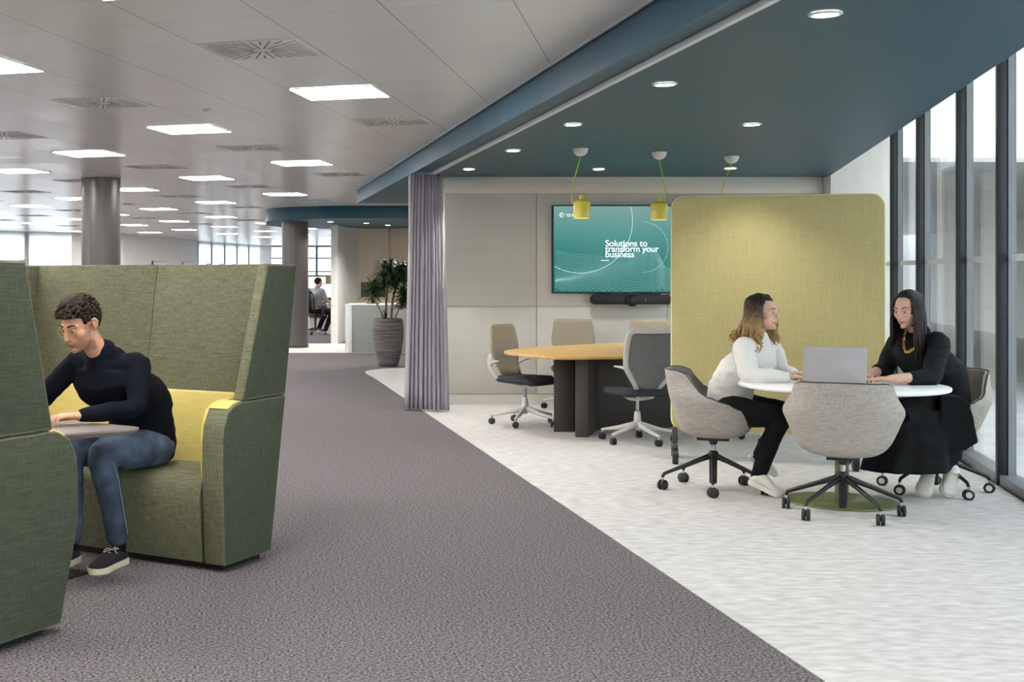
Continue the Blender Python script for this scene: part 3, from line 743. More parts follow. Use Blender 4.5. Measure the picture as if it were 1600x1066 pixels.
def booth(loc, rz, label, P, Lt=1.75):
    t = thing('booth_sofa', label, 'booth sofa', loc, rz, 'high-backed booth sofas facing each other')
    d = P['d']; SM = .81
    arm = [(P['b'], .035), (d-.02*0+P['a'], .42), (P['a']+d, .62), (P['a']+d+.012, .70), (P['a']+d+.05, .765), (P['a']+d+.11, .795), (P['wm']-.01, .805), (P['rm'], .805), (P['rb'], .035)]
    inner = [(P['a']+d+.018, .44)]+[(x+.010, z) for x, z in arm[2:3]]+[(x+.008, z+.004) for x, z in arm[3:7]]+[(P['rm']-.12, .812), (P['rb'], .44)]
    wing = [(P['wm'], .808), (P['wt'], 1.477), (P['rt'], 1.477), (P['rm'], .808)]
    for y0, y1, ya, yb, wa, wb in ((0, .118, .118, .136, 0, .055), (Lt-.118, Lt, Lt-.136, Lt-.118, Lt-.055, Lt)):
        b = MB(); xz(b, arm, y0, y1, 0); b.m[0] = b.m[1] = 1; b.build('armrest', ['green', 'green_shaded'], t, bevel=.008, seg=2)
        b = MB(); xz(b, inner, ya, yb); o = b.build('armrest_lining', 'yellow', t, bevel=.004); o['label'] = 'yellow inner lining of the armrest'
        b = MB(); yy = (y0+.01, yb-.01) if y0 == 0 else (ya+.01, y1-.01)
        a_ = P['a']+d; xz(b, [(a_+.062, .778), (a_+.105, .7985), (a_+.14, .807), (P['wm']+.02, .8105), (P['wm']+.02, .79), (a_+.1, .78)], yy[0]+.004, yy[1]+.004); b.build('armrest_cap', 'yellow', t, bevel=.005)
        b = MB(); xz(b, wing, wa, wb); b.m[0 if wa == 0 else 1] = 1; b.build('wing_panel', ['green', 'green_shaded'], t, bevel=.012, seg=3)
    bk = P['rt']-P['rm']
    up = [(P['rm']-.075, .815), (P['rt']-.08, 1.477), (P['rt']-.004, 1.477), (P['rm']-.004, .815)]
    hl = P.get('seam', Lt/2)
    b = MB(); xz(b, up, .056, hl-.001); xz(b, up, hl+.001, Lt-.056); b.build('upper_back', 'green', t, bevel=.006, seg=2)
    lo_ = [(P['rb']-.05, .035), (P['rm']-.075, .805), (P['rm']-.004, .805), (P['rb']-.004, .035)]
    b = MB(); xz(b, lo_, .119, Lt-.119); b.build('lower_back', 'green', t, bevel=.004)
    cu = [(P['rb']-.055, .40), (P['rm']-.12, .812), (P['rm']-.076, .812), (P['rb']+.03, .40)]
    b = MB(); xz(b, cu, .137, Lt-.137); o = b.build('back_cushion', 'yellow', t, bevel=.008, seg=3); o['label'] = 'yellow lower back cushion'
    f = P['b']
    se = [(f+.01, .035), (f-.012, .30), (f-.008, .37), (f+.012, .41), (f+.045, .435), (f+.1, .449), (P['rb']+.02, .457), (P['rb']-.03, .035)]
    b = MB(); xz(b, se, .138, Lt-.138); b.build('seat', 'green', t, bevel=.006, smooth=True)
    b = MB(); b.box(f+.06, P['rb']-.03, .05, Lt-.05, .0, .036); b.build('plinth', 'black', t)
    return t
booth(BO, BRZ, 'green high-backed booth sofa on which the man sits', dict(b=0, a=-.02, d=0, wm=.154, rm=.575, rb=.43, wt=.394, rt=.695, seam=.84))
booth(BW(-1.19, 1.75, 0), BRZ+PI, 'green high-backed booth sofa cut off by the left edge', dict(b=0, a=-.105, d=0, wm=.045, rm=.50, rb=.40, wt=.205, rt=.60))
t = thing('booth_table', 'grey-topped table with rounded tip between the green sofas', 'table', BW(-.6, .25, 0), BRZ)
prof = catmull([(-.06, .05, 0), (.08, -.03, 0), (.185, -.05, 0), (.235, .03, 0), (.24, .3, 0), (.225, .9, 0), (.15, 1.16, 0), (0, 1.2, 0), (-.15, 1.16, 0), (-.225, .9, 0), (-.225, .3, 0), (-.17, .1, 0)], 5)
pp = [tuple(p[:2]) for p in prof]
b = MB(); n = len(pp); c = V((0, .6)); sh = [(x*.93, .6+(y-.6)*.965) for x, y in pp]
b.add([(x, y, .722) for x, y in pp]+[(x, y, .714) for x, y in pp]+[(x, y, .694) for x, y in sh], [tuple(range(n)), tuple(range(3*n-1, 2*n-1, -1))]+[(i, (i+1) % n, (i+1) % n+n, i+n) for i in range(n)]+[(i+n, (i+1) % n+n, (i+1) % n+2*n, i+2*n) for i in range(n)])
b.build('tabletop', 'ttop', t)
b = MB(); b.box(-.04, .04, .5, .58, .012, .694); b.build('pedestal', 'black', t, bevel=.004)
b = MB(); b.box(-.2, .26, .3, .78, 0, .012); b.build('foot_plate', 'black', t, bevel=.004)

# ================================================================== TUB CHAIRS
def caster(t, x, y, rz, ring, r=.034):
    M = Matrix.Translation((x, y, 0)) @ Matrix.Rotation(rz, 4, 'Z')
    b = MB()
    for s in (-1, 1):
        b.lathe([(r-.006, 0), (r, .004), (r, .016), (r-.006, .02)] if True else [], 20, M @ Matrix.Translation((s*.013-.010, 0, r)) @ Matrix.Rotation(PI/2, 4, 'Y'))
    b.box(-.006, .006, -.012, .02, r-.005, r+.028, M)
    b.build('caster', 'black', t, smooth=True, bevel=.0015, seg=1)
    if ring:
        b = MB()
        for s in (-1, 1):
            b.lathe([(.012, -.0005), (.019, -.0005), (.019, .0215), (.012, .0215)], 20, M @ Matrix.Translation((s*.013-.0105, 0, r)) @ Matrix.Rotation(PI/2, 4, 'Y'))
        b.build('caster_ring', 'trim', t, smooth=True)
def star_base(t, R, ang0, metal, legname='leg', hub=.215, ring=False, castr=.034, thick=.016, straight=False, seed=1, crz=None):
    rnd = random.Random(seed)
    for k in range(5):
        a = ang0+2*PI*k/5; c, s = math.cos(a), math.sin(a)
        b = MB()
        if straight:
            b.loft([(.03*c, .03*s, hub), (.16*c, .16*s, hub-.035), (R*c, R*s, castr*2+.026)], [(.026, .019), (.019, .018), (.012, .015)], side=V((0, 0, 1)), n=12)
        else:
            b.loft([(.022*c, .022*s, hub), (.14*c, .14*s, hub-.045), ((R-.04)*c, (R-.04)*s, hub-.105), ((R-.01)*c, (R-.01)*s, hub-.118), (R*c, R*s, hub-.135)] if castr < .05 else [], [(.02, .014), (.015, .011), (.012, .010), (.012, .010), (.011, .010)], side=V((0, 0, 1)), n=10)
        b.build(legname, metal, t, smooth=True)
        b = MB(); b.lathe([(.008, castr*2-.006), (.008, hub-.13 if not straight else castr*2+.02)], 12, Matrix.Translation((R*c, R*s, 0))); b.build('caster_stem', 'chrome', t, smooth=True)
        caster(t, R*c, R*s, rnd.uniform(0, 6.28) if crz is None else crz+rnd.uniform(-.18, .18), ring, castr)
def tub_chair(loc, face, label, ang0, seed, crz=None, ring=True):
    """local +y = the way a sitter faces"""
    t = thing('tub_chair', label, 'chair', loc, math.atan2(face[1], face[0])-PI/2, 'grey tweed tub chairs round the white table')
    N = 72
    def rim(ph):     # ph = angle from the back (-y), degrees
        a = abs(ph)
        pts = [(0, .80), (46, .797), (58, .782), (66, .73), (74, .665), (86, .632), (105, .60), (122, .56), (138, .48), (150, .432), (180, .425)]
        for (xa, ya), (xb, yb) in zip(pts, pts[1:]):
            if xa <= a <= xb:
                f = (a-xa)/(xb-xa); f = f*f*(3-2*f); return ya+(yb-ya)*f
        return .425
    def rad(ph, f):    # superellipse plan, f = 0 bottom .. 1 at z = .8
        a = math.radians(ph); sx_, sy_ = abs(math.sin(a)), abs(math.cos(a)); e = 2.6
        rr = (sx_**e+sy_**e)**(-1/e)
        w = .325 if True else 0
        return rr
    def pt(ph, z, off=0):
        a = math.radians(ph); sx_, cy_ = math.sin(a), -math.cos(a)
        rr = rad(ph, 0)
        h = (z-.355)/.445
        # half width and half depth grow with height like a bowl
        T_ = ((.355, .12, .12, .12), (.366, .172, .158, .17), (.395, .222, .195, .215), (.44, .258, .22, .245), (.5, .286, .24, .272), (.56, .310, .26, .285), (.61, .329, .272, .29), (.65, .323, .282, .29), (.69, .304, .289, .29), (.74, .291, .297, .29), (.81, .286, .305, .29))
        zc = min(max(z, .355), .8099)
        for q_ in range(len(T_)-1):
            A_, B_ = T_[q_], T_[q_+1]
            if A_[0] <= zc <= B_[0]:
                Z_, D_ = T_[max(q_-1, 0)], T_[min(q_+2, len(T_)-1)]; w_ = B_[0]-A_[0]; f = (zc-A_[0])/w_; r_ = []
                for i in (1, 2, 3):
                    m0 = (B_[i]-Z_[i])/(B_[0]-Z_[0])*w_; m1 = (D_[i]-A_[i])/(D_[0]-A_[0])*w_
                    r_.append((2*f**3-3*f*f+1)*A_[i]+(f**3-2*f*f+f)*m0+(3*f*f-2*f**3)*B_[i]+(f**3-f*f)*m1)
                wx, back, front = r_; break
        wy = back if cy_ < 0 else front
        return V((sx_*rr*(wx-off), cy_*rr*(wy-off), z))
    b = MB(); rows = 22; th = .026
    for side in (0, 1):
        for k in range(rows):
            for i in range(N):
                ph = -180+360*i/N; top = rim(ph); f = k/(rows-1)
                if side == 0:
                    z = .355+(top-.355)*(f**1.25); p = pt(ph, z, 0)
                else:
                    z = top-(top-.40)*f; p = pt(ph, z, th)
                b.v.append(p)
    tot = 2*rows
    for k in range(tot-1):
        for i in range(N): b.f.append((k*N+i, k*N+(i+1) % N, (k+1)*N+(i+1) % N, (k+1)*N+i)); b.m.append(0 if k < rows else 1)
    b.f.append(tuple(range(N-1, -1, -1))); b.m.append(0); b.f.append(tuple((tot-1)*N+i for i in range(N))); b.m.append(1)
    o = b.build('shell', ['tub', 'tubin'], t, smooth=True)
    b = MB(); b.loft([pt(-180+360*i/N, rim(-180+360*i/N)+.003, th*.25) for i in range(N)], [.0045]*N, n=6, closed=True, caps=False); o = b.build('piping', 'pipe', t, smooth=True); o['label'] = 'dark piping along the rim'
    b = MB(); prof_ = []
    for rr_, z in ((.7, .425), (.95, .43), (1.0, .44), (1.0, .455), (.95, .467), (.8, .474), (.0, .48)): prof_.append((rr_, z))
    for rr_, z in prof_:
        for i in range(N):
            ph = -180+360*i/N; q = pt(ph, .43, th+.006)*rr_; q.z = z; b.v.append(q)
    for k in range(len(prof_)-1):
        for i in range(N): b.f.append((k*N+i, k*N+(i+1) % N, (k+1)*N+(i+1) % N, (k+1)*N+i)); b.m.append(0)
    b.build('seat_cushion', 'tubin', t, smooth=True)
    b = MB(); b.box(-.09, .09, -.1, .1, .335, .357); b.lathe([(.02, .3), (.035, .335)], 16); b.build('mounting_plate', 'black', t, bevel=.004)
    b = MB(); b.lathe([(.0135, .22), (.0135, .335)], 16); b.build('gas_lift', 'chrome', t, smooth=True)
    b = MB(); b.lathe([(.02, .045), (.024, .05), (.026, .2), (.032, .215), (.034, .245), (.022, .262)], 20); b.build('centre_column', 'bmetal', t, smooth=True)
    star_base(t, .33, ang0-(math.atan2(face[1], face[0])-PI/2), 'bmetal', hub=.225, ring=ring, seed=seed, crz=None if crz is None else crz-(math.atan2(face[1], face[0])-PI/2))
    return t
c1 = V((3.51, 7.67, 0)); fa = V((.40, .90, 0)).normalized()
vr = math.atan2(7.67, 3.51)
tub_chair(c1, fa, 'empty grey tub chair with its back to the camera', vr, 3, -.42, False)
tub_chair((3.07, 8.58, 0), V((.93, -.36, 0)), 'grey tub chair carrying the woman in cream', math.radians(-38), 4, None, False)
tub_chair((4.50, 8.52, 0), V((-.92, -.38, 0)), 'grey tub chair by the window carrying the woman in black', math.radians(205), 8, 1.1)

# round table
TC = V((3.70, 8.10, 0))
t = thing('round_table', 'round white table with a green pedestal and disc base', 'table', TC)
b = MB(); b.lathe([(.59, .715), (.603, .719), (.606, .725), (.606, .737), (.603, .74)], 96); b.build('tabletop', 'white_top', t, smooth=True)
b = MB(); b.lathe([(.04, .014), (.04, .7)], 32); b.lathe([(.2, .7), (.2, .714)], 32); b.build('pedestal', 'olive', t, smooth=True)
b = MB(); b.lathe([(.325, .003), (.33, .006), (.33, .012), (.327, .015)], 72); b.build('base_disc', 'olive', t, smooth=True)

# laptop
la = V((.945, -.33, 0)).normalized(); lc = V((3.635, 8.06, .741)); lrz = math.atan2(la.y, la.x)
t = thing('laptop', 'silver laptop on the white table, lid towards the camera', 'laptop', lc, lrz)
b = MB(); b.prism(rrect(.362, .245, .012), 0, .012, Matrix.Translation((0, .125, 0))); b.build('base', 'silver', t, bevel=.002)
b = MB(); b.box(-.16, .16, .03, .14, .0121, .0135); b.build('keyboard', 'black', t)
b = MB(); M = Matrix.Translation((0, -.002, .008)) @ Matrix.Rotation(math.radians(90+12), 4, 'X')
b.prism(rrect(.362, .232, .01), -.003, .004, M @ Matrix.Translation((0, .116, 0))); b.build('lid', 'silver', t, bevel=.0015)
b = MB(); b.prism(rrect(.342, .205, .004), -.0042, -.0032, M @ Matrix.Translation((0, .116, 0))); b.build('display', 'screen_white', t)
b = MB(); cc = [M @ V((.0155*math.cos(a)-.0, .112+.0155*math.sin(a), .0045)) for a in [k*2*PI/28 for k in range(28)]]
b.loft(cc, [.0012]*28, n=6, closed=True, caps=False); b.build('logo_ring', 'logo', t)
R = Matrix.Rotation(math.radians(90+12), 4, 'X')
text('logo_text', 'DELL', .0125, 'logo', t, M @ V((-.0135, .1077, .0046)), R.to_euler(), bold=.0002, ext=.0002)

# ================================================================== YELLOW SCREEN
sa, sb = V((3.245, 9.95, 0)), V((4.66, 9.52, 0)); sd = (sb-sa).normalized(); L = (sb-sa).length
t = thing('mobile_screen', 'tall yellow fabric screen on castors behind the women', 'screen divider', (sa+sb)/2, math.atan2(sd.y, sd.x))
b = MB(); b.prism(rrect(L, 1.775, .09, 8), -.022, .022, Matrix.Translation((0, 0, 1.125)) @ Matrix.Rotation(PI/2, 4, 'X')); b.build('panel', 'yscreen', t, bevel=.006, seg=2)
b = MB(); pr = rrect(L+.004, 1.779, .092, 8); b.loft([V((x, .0, z+1.125)) for x, z in pr], [.008]*len(pr), side=V((0, 1, 0)), n=8, closed=True, caps=False); o = b.build('edge_piping', 'yedge', t, smooth=True)
for s in (-1, 1):
    x = s*(L/2-.02) if s < 0 else L/2-.22
    f = MB(); f.box(x-.02, x+.02, -.2, .2, .113, .135); f.box(x-.02, x+.02, -.02, .02, .115, .26); f.build('foot', 'basedark', t, bevel=.004)
    for yy in (-.2, .2):
        f = MB(); M = Matrix.Translation((x-.022, yy, .056)) @ Matrix.Rotation(PI/2, 4, 'Y')
        f.lathe([(.048, 0), (.056, .005), (.056, .039), (.048, .044)], 28, M); f.box(x-.021, x+.021, yy+.0, yy+.056, .03, .112); f.build('castor', 'black', t, smooth=True, bevel=.002)

# ================================================================== CONFERENCE TABLE
P_ = [(2.36, 12.0), (2.40, 11.6), (2.61, 11.14), (3.1, 11.16), (3.69, 11.37), (4.6, 11.8), (5.3, 12.3), (5.5, 12.9), (5.2, 13.5), (4.5, 13.6), (3.71, 13.34), (3.19, 12.98), (2.65, 12.5)]
pl = [tuple(p[:2]) for p in catmull([(x, y, 0) for x, y in P_], 6)]
t = thing('conference_table', 'large oak-topped meeting table on dark slab legs', 'table', (3.9, 12.3, 0))
b = MB(); b.prism([(x-3.9, y-12.3) for x, y in pl], .695, .72); b.build('tabletop', 'wood', t, bevel=.006)
def slab(pts, z0, z1, name='slab_leg', m='basedark'):
    b = MB(); b.prism([(x-3.9, y-12.3) for x, y in pts], z0, z1); b.build(name, m, t, bevel=.004)
slab([(2.76, 11.74), (2.945, 11.74), (3.3, 12.5), (3.1, 12.6)], .003, .694)
slab([(2.86, 11.36), (2.965, 11.34), (3.19, 11.85), (3.02, 11.9), (2.95, 11.73)], .003, .694)
slab([(3.19, 11.86), (4.7, 12.25), (4.66, 12.4), (3.15, 12.0)], .003, .694)
slab([(4.7, 12.1), (4.9, 12.15), (4.85, 13.0), (4.65, 12.95)], .003, .694)

# conference chairs: build one, local +y = the way a sitter faces
MT['meshbeige'] = mat('beige_knit', (150, 140, 118), .9, rgb2=(176, 166, 142), scale=(40, 40, 90))
MT['meshgrey'] = mat('grey_mesh', (98, 100, 100), .8, rgb2=(124, 126, 126), scale=(120, 120, 120))
def knit(m):      # diagonal quilted relief
    nt = m.node_tree; b = nt.nodes['Principled BSDF']; tc = nd(nt, 'ShaderNodeTexCoord'); sp = nd(nt, 'ShaderNodeSeparateXYZ'); nt.links.new(tc.outputs['Object'], sp.inputs[0]); hs = []
    for sg in (1, -1):
        mx_ = nd(nt, 'ShaderNodeMath', operation='MULTIPLY'); mx_.inputs[1].default_value = 2*PI/.075*sg; nt.links.new(sp.outputs[0], mx_.inputs[0])
        mz = nd(nt, 'ShaderNodeMath', operation='MULTIPLY_ADD'); mz.inputs[1].default_value = 2*PI/.042; nt.links.new(sp.outputs[2], mz.inputs[0]); nt.links.new(mx_.outputs[0], mz.inputs[2])
        sn = nd(nt, 'ShaderNodeMath', operation='SINE'); nt.links.new(mz.outputs[0], sn.inputs[0]); ab = nd(nt, 'ShaderNodeMath', operation='ABSOLUTE'); nt.links.new(sn.outputs[0], ab.inputs[0]); hs.append(ab)
    mu = nd(nt, 'ShaderNodeMath', operation='MULTIPLY'); nt.links.new(hs[0].outputs[0], mu.inputs[0]); nt.links.new(hs[1].outputs[0], mu.inputs[1])
    r = nd(nt, 'ShaderNodeValToRGB'); nt.links.new(mu.outputs[0], r.inputs[0]); r.color_ramp.elements[0].color = lin((120, 110, 92)); r.color_ramp.elements[1].color = lin((188, 178, 158)); r.color_ramp.elements[1].position = .5
    nt.links.new(r.outputs[0], b.inputs['Base Color'])
    bp = nd(nt, 'ShaderNodeBump', Strength=.5, Distance=.006); nt.links.new(mu.outputs[0], bp.inputs['Height']); nt.links.new(bp.outputs[0], b.inputs['Normal'])
knit(MT['meshbeige'])
def conf_chair(loc, face, label, ang0, back, seed=1):
    t = thing('meeting_chair', label, 'chair', loc, math.atan2(face[1], face[0])-PI/2, 'swivel chairs at the oak meeting table')
    # seat
    b = MB(); pl_ = catmull([(-.19, -.2, 0), (0, -.23, 0), (.19, -.2, 0), (.235, 0, 0), (.22, .2, 0), (.1, .25, 0), (-.1, .25, 0), (-.22, .2, 0), (-.235, 0, 0)], 5)
    n = len(pl_)
    for s_, z in ((.9, .405), (1, .42), (1.0, .445), (.93, .462), (.5, .468)):
        b.v += [V((p.x*s_, p.y*s_, z-(.02 if p.y > .2 else 0))) for p in pl_]
    for k in range(4):
        for i in range(n): b.f.append((k*n+i, k*n+(i+1) % n, (k+1)*n+(i+1) % n, (k+1)*n+i)); b.m.append(0)
    b.f.append(tuple(range(n-1, -1, -1))); b.f.append(tuple(4*n+i for i in range(n))); b.m += [0, 0]
    b.build('seat', 'seatdark', t, smooth=True)
    # backrest panel: waisted at the bottom, curved
    rows = [(.45, .075, -.205), (.50, .105, -.225), (.56, .150, -.248), (.62, .192, -.262), (.67, .212, -.27), (.76, .212, -.275), (.84, .206, -.285), (.91, .2, -.3), (.945, .18, -.307)] if back == 'meshgrey' else [(.46, .15, -.19), (.52, .165, -.225), (.58, .18, -.25), (.64, .205, -.264), (.70, .222, -.27), (.76, .222, -.275), (.84, .21, -.285), (.91, .2, -.3), (.945, .18, -.307)]
    def back_pts(grow=0, dy=0):
        vs = []
        for z, w, y in rows:
            for i in range(13):
                u = -1+2*i/12; vs.append(V((u*(w+grow), y+.045*u*u+dy, z)))
        return vs
    b = MB(); b.v = back_pts(); R_ = len(rows)
    for k in range(R_-1):
        for i in range(12): a = k*13+i; b.f.append((a, a+1, a+14, a+13)); b.m.append(0)
    o = b.build('backrest', back, t, smooth=True); md = o.modifiers.new('s', 'SOLIDIFY'); md.thickness = .018; md.offset = 0
    # plastic frame round the back reaching down to the seat
    if back == 'meshgrey':
        L_ = [(.0, .955, -.325)]; q = []
        vs = back_pts(.012, -.014)
        left = [vs[k*13] for k in range(R_)]; right = [vs[k*13+12] for k in range(R_)]; top = [vs[(R_-1)*13+i]+V((0, 0, .012)) for i in range(1, 12)]
        path = [V((-.03, -.05, .385)), V((-.055, -.13, .40))]+left+top+right[::-1]+[V((.055, -.13, .40)), V((.03, -.05, .385))]
        b = MB(); b.loft(catmull(path, 3, False), [(.011, .024)]*(len(catmull(path, 3, False))), side=V((0, 1, 0)), n=10)
        b.build('back_frame', 'cframe', t, smooth=True)
    else:
        for s in (-1, 1):
            path = [V((s*.06, -.03, .385)), V((s*.15, -.12, .40)), V((s*.215, -.2, .47)), V((s*.235, -.245, .58)), V((s*.232, -.23, .66))]
            b = MB(); b.loft(catmull(path, 4, False), [(.02, .010)]*len(catmull(path, 4, False)), side=V((0, 1, 0)), n=10); b.build('back_frame', 'cframe', t, smooth=True)
    for s in (-1, 1):     # little winglet armrests
        path = [V((s*.20, -.235, .625)), V((s*.245, -.215, .65)), V((s*.29, -.165, .658))] if back == 'meshgrey' else [V((s*.225, -.235, .56)), V((s*.255, -.17, .60)), V((s*.275, -.11, .61))]
        b = MB(); b.loft(catmull(path, 4, False), [(.012, .02)]*6+[(.008, .016)]*2+[(.006, .01)], side=V((0, 0, 1)), n=10); b.build('armrest', 'cframe', t, smooth=True)
    b = MB(); b.loft([(0, -.1, .385), (0, .0, .375), (0, .12, .385)], [(.018, .1), (.026, .1), (.014, .08)], side=V((0, 0, 1)), n=14); b.build('seat_mechanism', 'cframe', t, smooth=True)
    b = MB(); b.lathe([(.014, .25), (.014, .37)], 16); b.build('gas_lift', 'chrome', t, smooth=True)
    b = MB(); b.lathe([(.02, .105), (.03, .12), (.032, .17), (.024, .26)], 20); b.build('centre_column', 'cframe', t, smooth=True)
    star_base(t, .31, ang0-(math.atan2(face[1], face[0])-PI/2), 'cframe', hub=.15, castr=.03, straight=True, seed=seed)
    return t
conf_chair((2.62, 12.3, .003), V((.70, -.71, 0)), 'swivel chair with beige knitted back at the left tip of the oak table', .45, 'meshbeige', 2)
conf_chair((3.44, 13.72, .003), V((-.2, -.98, 0)), 'swivel chair with beige knitted back behind the oak table, below the screen', .3, 'meshbeige', 3)
conf_chair((4.13, 13.5, .003), V((-.45, -.9, 0)), 'swivel chair with beige back half hidden by the yellow screen', .9, 'meshbeige', 5)
conf_chair((3.30, 11.02, .003), V((-.18, .98, 0)), 'white-framed grey mesh swivel chair seen from behind at the oak table', -1.28, 'meshgrey', 6)
conf_chair((4.52, 11.05, .003), V((-.3, .95, 0)), 'swivel chair hidden behind the yellow screen, only castors showing', .1, 'meshgrey', 7)

# ================================================================== POTTED PLANT
px_, py_ = 2.18, 20.25
t = thing('plant_pot', 'tall ribbed dark grey planter on the pale floor edge', 'plant pot', (px_, py_, .003))
b = MB(); prof_ = [(.14, 0), (.155, .02), (.2, .2), (.235, .42), (.242, .55), (.235, .66), (.215, .735), (.205, .745), (.195, .735), (.19, .69)]
pr2 = []
for (r0, z0), (r1, z1) in zip(prof_, prof_[1:]):
    k_ = max(1, int((z1-z0)/.018)) if z1 > z0 else 1
    for q in range(k_):
        f = q/k_; pr2.append((r0+(r1-r0)*f+(.003 if q % 2 else 0), z0+(z1-z0)*f))
pr2.append(prof_[-1])
b.lathe(pr2, 40); b.build('pot', 'pot', t, smooth=False)
b = MB(); b.lathe([(.19, .66), (.188, .695)], 24); b.build('soil', 'soil', t)
t = thing('potted_dragon_tree', 'dark leafy indoor tree growing in the ribbed planter', 'plant', (px_, py_, .699))
rnd = random.Random(5)
def rosette(c, R, n, dens=1):
    b = MB()
    for k in range(n):
        a = rnd.uniform(0, 2*PI); up = rnd.uniform(-.45, 1.0); l = R*rnd.uniform(.7, 1.15)
        d = V((math.cos(a), math.sin(a), 0)); c0 = c+V((0, 0, rnd.uniform(-.1, .08)))
        p1 = c0+d*l*.45*(1-abs(up)*.3)+V((0, 0, up*l*.55)); p2 = c0+d*l*.95*(1-max(0, up)*.35)+V((0, 0, up*l*.75-l*.22))
        q = catmull([c0, p1, p2], 3, False); w = [.005, .011, .014, .014, .011, .007, .001]; s = d.cross(V((0, 0, 1)))
        o = len(b.v)
        for i, p in enumerate(q): b.v += [p+s*w[i], p-s*w[i]]
        for i in range(len(q)-1): b.f.append((o+2*i, o+2*i+1, o+2*i+3, o+2*i+2)); b.m.append(0)
    return b.build('foliage', 'leaf', t, smooth=True)
def trunk(path, r):
    b = MB(); b.tube(catmull([V(p) for p in path], 5, False), r, 8); b.build('trunk', 'stem', t, smooth=True)
trunk([(-.03, 0, 0), (-.03, .01, .3), (0, 0, .68)], .018); rosette(V((0, 0, .74)), .37, 330)
trunk([(.05, .02, 0), (.07, .02, .3), (.14, 0, .62)], .018); rosette(V((.2, 0, .72)), .34, 300)
trunk([(-.06, -.02, 0), (-.14, -.02, .2), (-.26, -.04, .42)], .012); rosette(V((-.25, -.04, .47)), .27, 220)
trunk([(.08, -.04, 0), (.14, -.06, .15), (.2, -.08, .3)], .012); rosette(V((.23, -.1, .36)), .25, 180)
trunk([(-.02, -.06, 0), (-.05, -.08, .08)], .008); rosette(V((-.06, -.1, .1)), .1, 30)
rosette(V((-.05, .05, .55)), .2, 60); rosette(V((.1, -.05, .55)), .2, 60)

# ================================================================== FAR WORKSTATION
def deskfar(x, y, w, lb):
    t = thing('office_desk', lb, 'desk', (x, y, 0))
    b = MB(); b.box(0, w, 0, .8, .71, .735); b.build('desktop', 'white_top', t)
    for xx in (.05, w-.05):
        b = MB(); b.box(xx-.02, xx+.02, .05, .09, 0, .71); b.build('leg', 'white_top', t)
        b = MB(); b.box(xx-.02, xx+.02, .71, .75, 0, .71); b.build('leg', 'white_top', t)
deskfar(1.93, 31.6, 1.8, 'far white office desk in front of the seated man in grey')
t = thing('desk_divider', 'dark green desk divider beyond the far seated man', 'divider', (1.4, 33.5, 0))
b = MB(); b.box(0, 2.4, 0, .05, .3, 1.40); b.build('divider_panel', 'green', t)
b = MB(); b.box(.0, 2.4, -.01, .06, 1.40, 1.42); b.box(0.02, .06, 0, .05, 0, .3); b.box(2.3, 2.34, 0, .05, 0, .3); b.build('divider_frame', 'bmetal', t)
monitor(2.02, 32.0, .736, -.15, 'lit monitor on the far white desk, in front of the seated man', .55, .36, 'screen_white')
monitor(1.72, 32.9, .95, .1, 'second lit monitor on the far desk by the dark divider', .5, .32, 'screen_white')
t = thing('office_desk', 'second far white desk under the lit monitor by the divider', 'desk', (1.45, 32.55, 0))
b = MB(); b.box(0, 1.6, 0, .7, .92, .949); b.build('desktop', 'white_top', t)
for xx in (.05, 1.5):
    b = MB(); b.box(xx, xx+.04, .3, .34, 0, .92); b.build('leg', 'white_top', t)
t = thing('task_chair', 'black mesh office chair under the far man in grey', 'chair', (1.60, 31.0, 0), -.9)
b = MB(); b.lathe([(.2, .43), (.25, .45), (.25, .48), (.2, .5)], 24); b.build('seat', 'black', t, smooth=True)
b = MB()
pth = [(-.2, -.2, .5), (-.24, -.26, .75), (-.22, -.3, 1.0), (-.1, -.33, 1.05), (.1, -.33, 1.05), (.22, -.3, 1.0), (.24, -.26, .75), (.2, -.2, .5)]
b.tube(catmull([V(p) for p in pth], 4, False), .014, 8); b.build('back_frame', 'black', t, smooth=True)
MT['meshblk'] = glass_mat('black_mesh', (.25, .25, .27, 1), .1, .5)
b = MB(); b.box(-.2, .2, -.3, -.295, .52, 1.04); b.build('back_mesh', 'meshblk', t)
b = MB(); b.lathe([(.025, .1), (.03, .43)], 14); b.build('centre_column', 'black', t, smooth=True)
for s in (-1, 1):
    b = MB(); b.box(s*.26-.03, s*.26+.03, -.12, .12, .66, .69); b.box(s*.26-.015, s*.26+.015, -.03, .03, .45, .66); b.build('armrest', 'black', t, bevel=.006)
star_base(t, .3, .2, 'black', hub=.15, castr=.03, straight=True)
# ================================================================== PEOPLE
def hmat(c, fwd, up):
    y = V(fwd).normalized(); x = y.cross(V(up)).normalized(); z = x.cross(y).normalized()
    M = Matrix((x, y, z)).transposed().to_4x4(); M.translation = V(c); return M
ELL = [((0, -.018, .033), (.075, .093, .083)), ((0, .026, .005), (.066, .064, .082)), ((0, .034, -.055), (.054, .054, .054)), ((0, .064, -.088), (.021, .022, .022)),
       ((.04, .052, -.02), (.027, .026, .026)), ((-.04, .052, -.02), (.027, .026, .026)), ((0, .07, .012), (.044, .022, .016)), ((0, .07, -.048), (.03, .026, .026))]
C0 = V((0, .01, -.01))
def headr(n, es=ELL):
    ts = []
    for c, r in es:
        q = C0-V(c); A = sum((n[i]/r[i])**2 for i in range(3)); B_ = 2*sum(n[i]*q[i]/r[i]**2 for i in range(3)); C_ = sum((q[i]/r[i])**2 for i in range(3))-1
        D = B_*B_-4*A*C_
        if D > 0:
            t = (-B_+math.sqrt(D))/(2*A)
            if t > 0: ts.append(t)
    k = 140; m = max(ts); return m+math.log(sum(math.exp(k*(t-m)) for t in ts))/k-.004
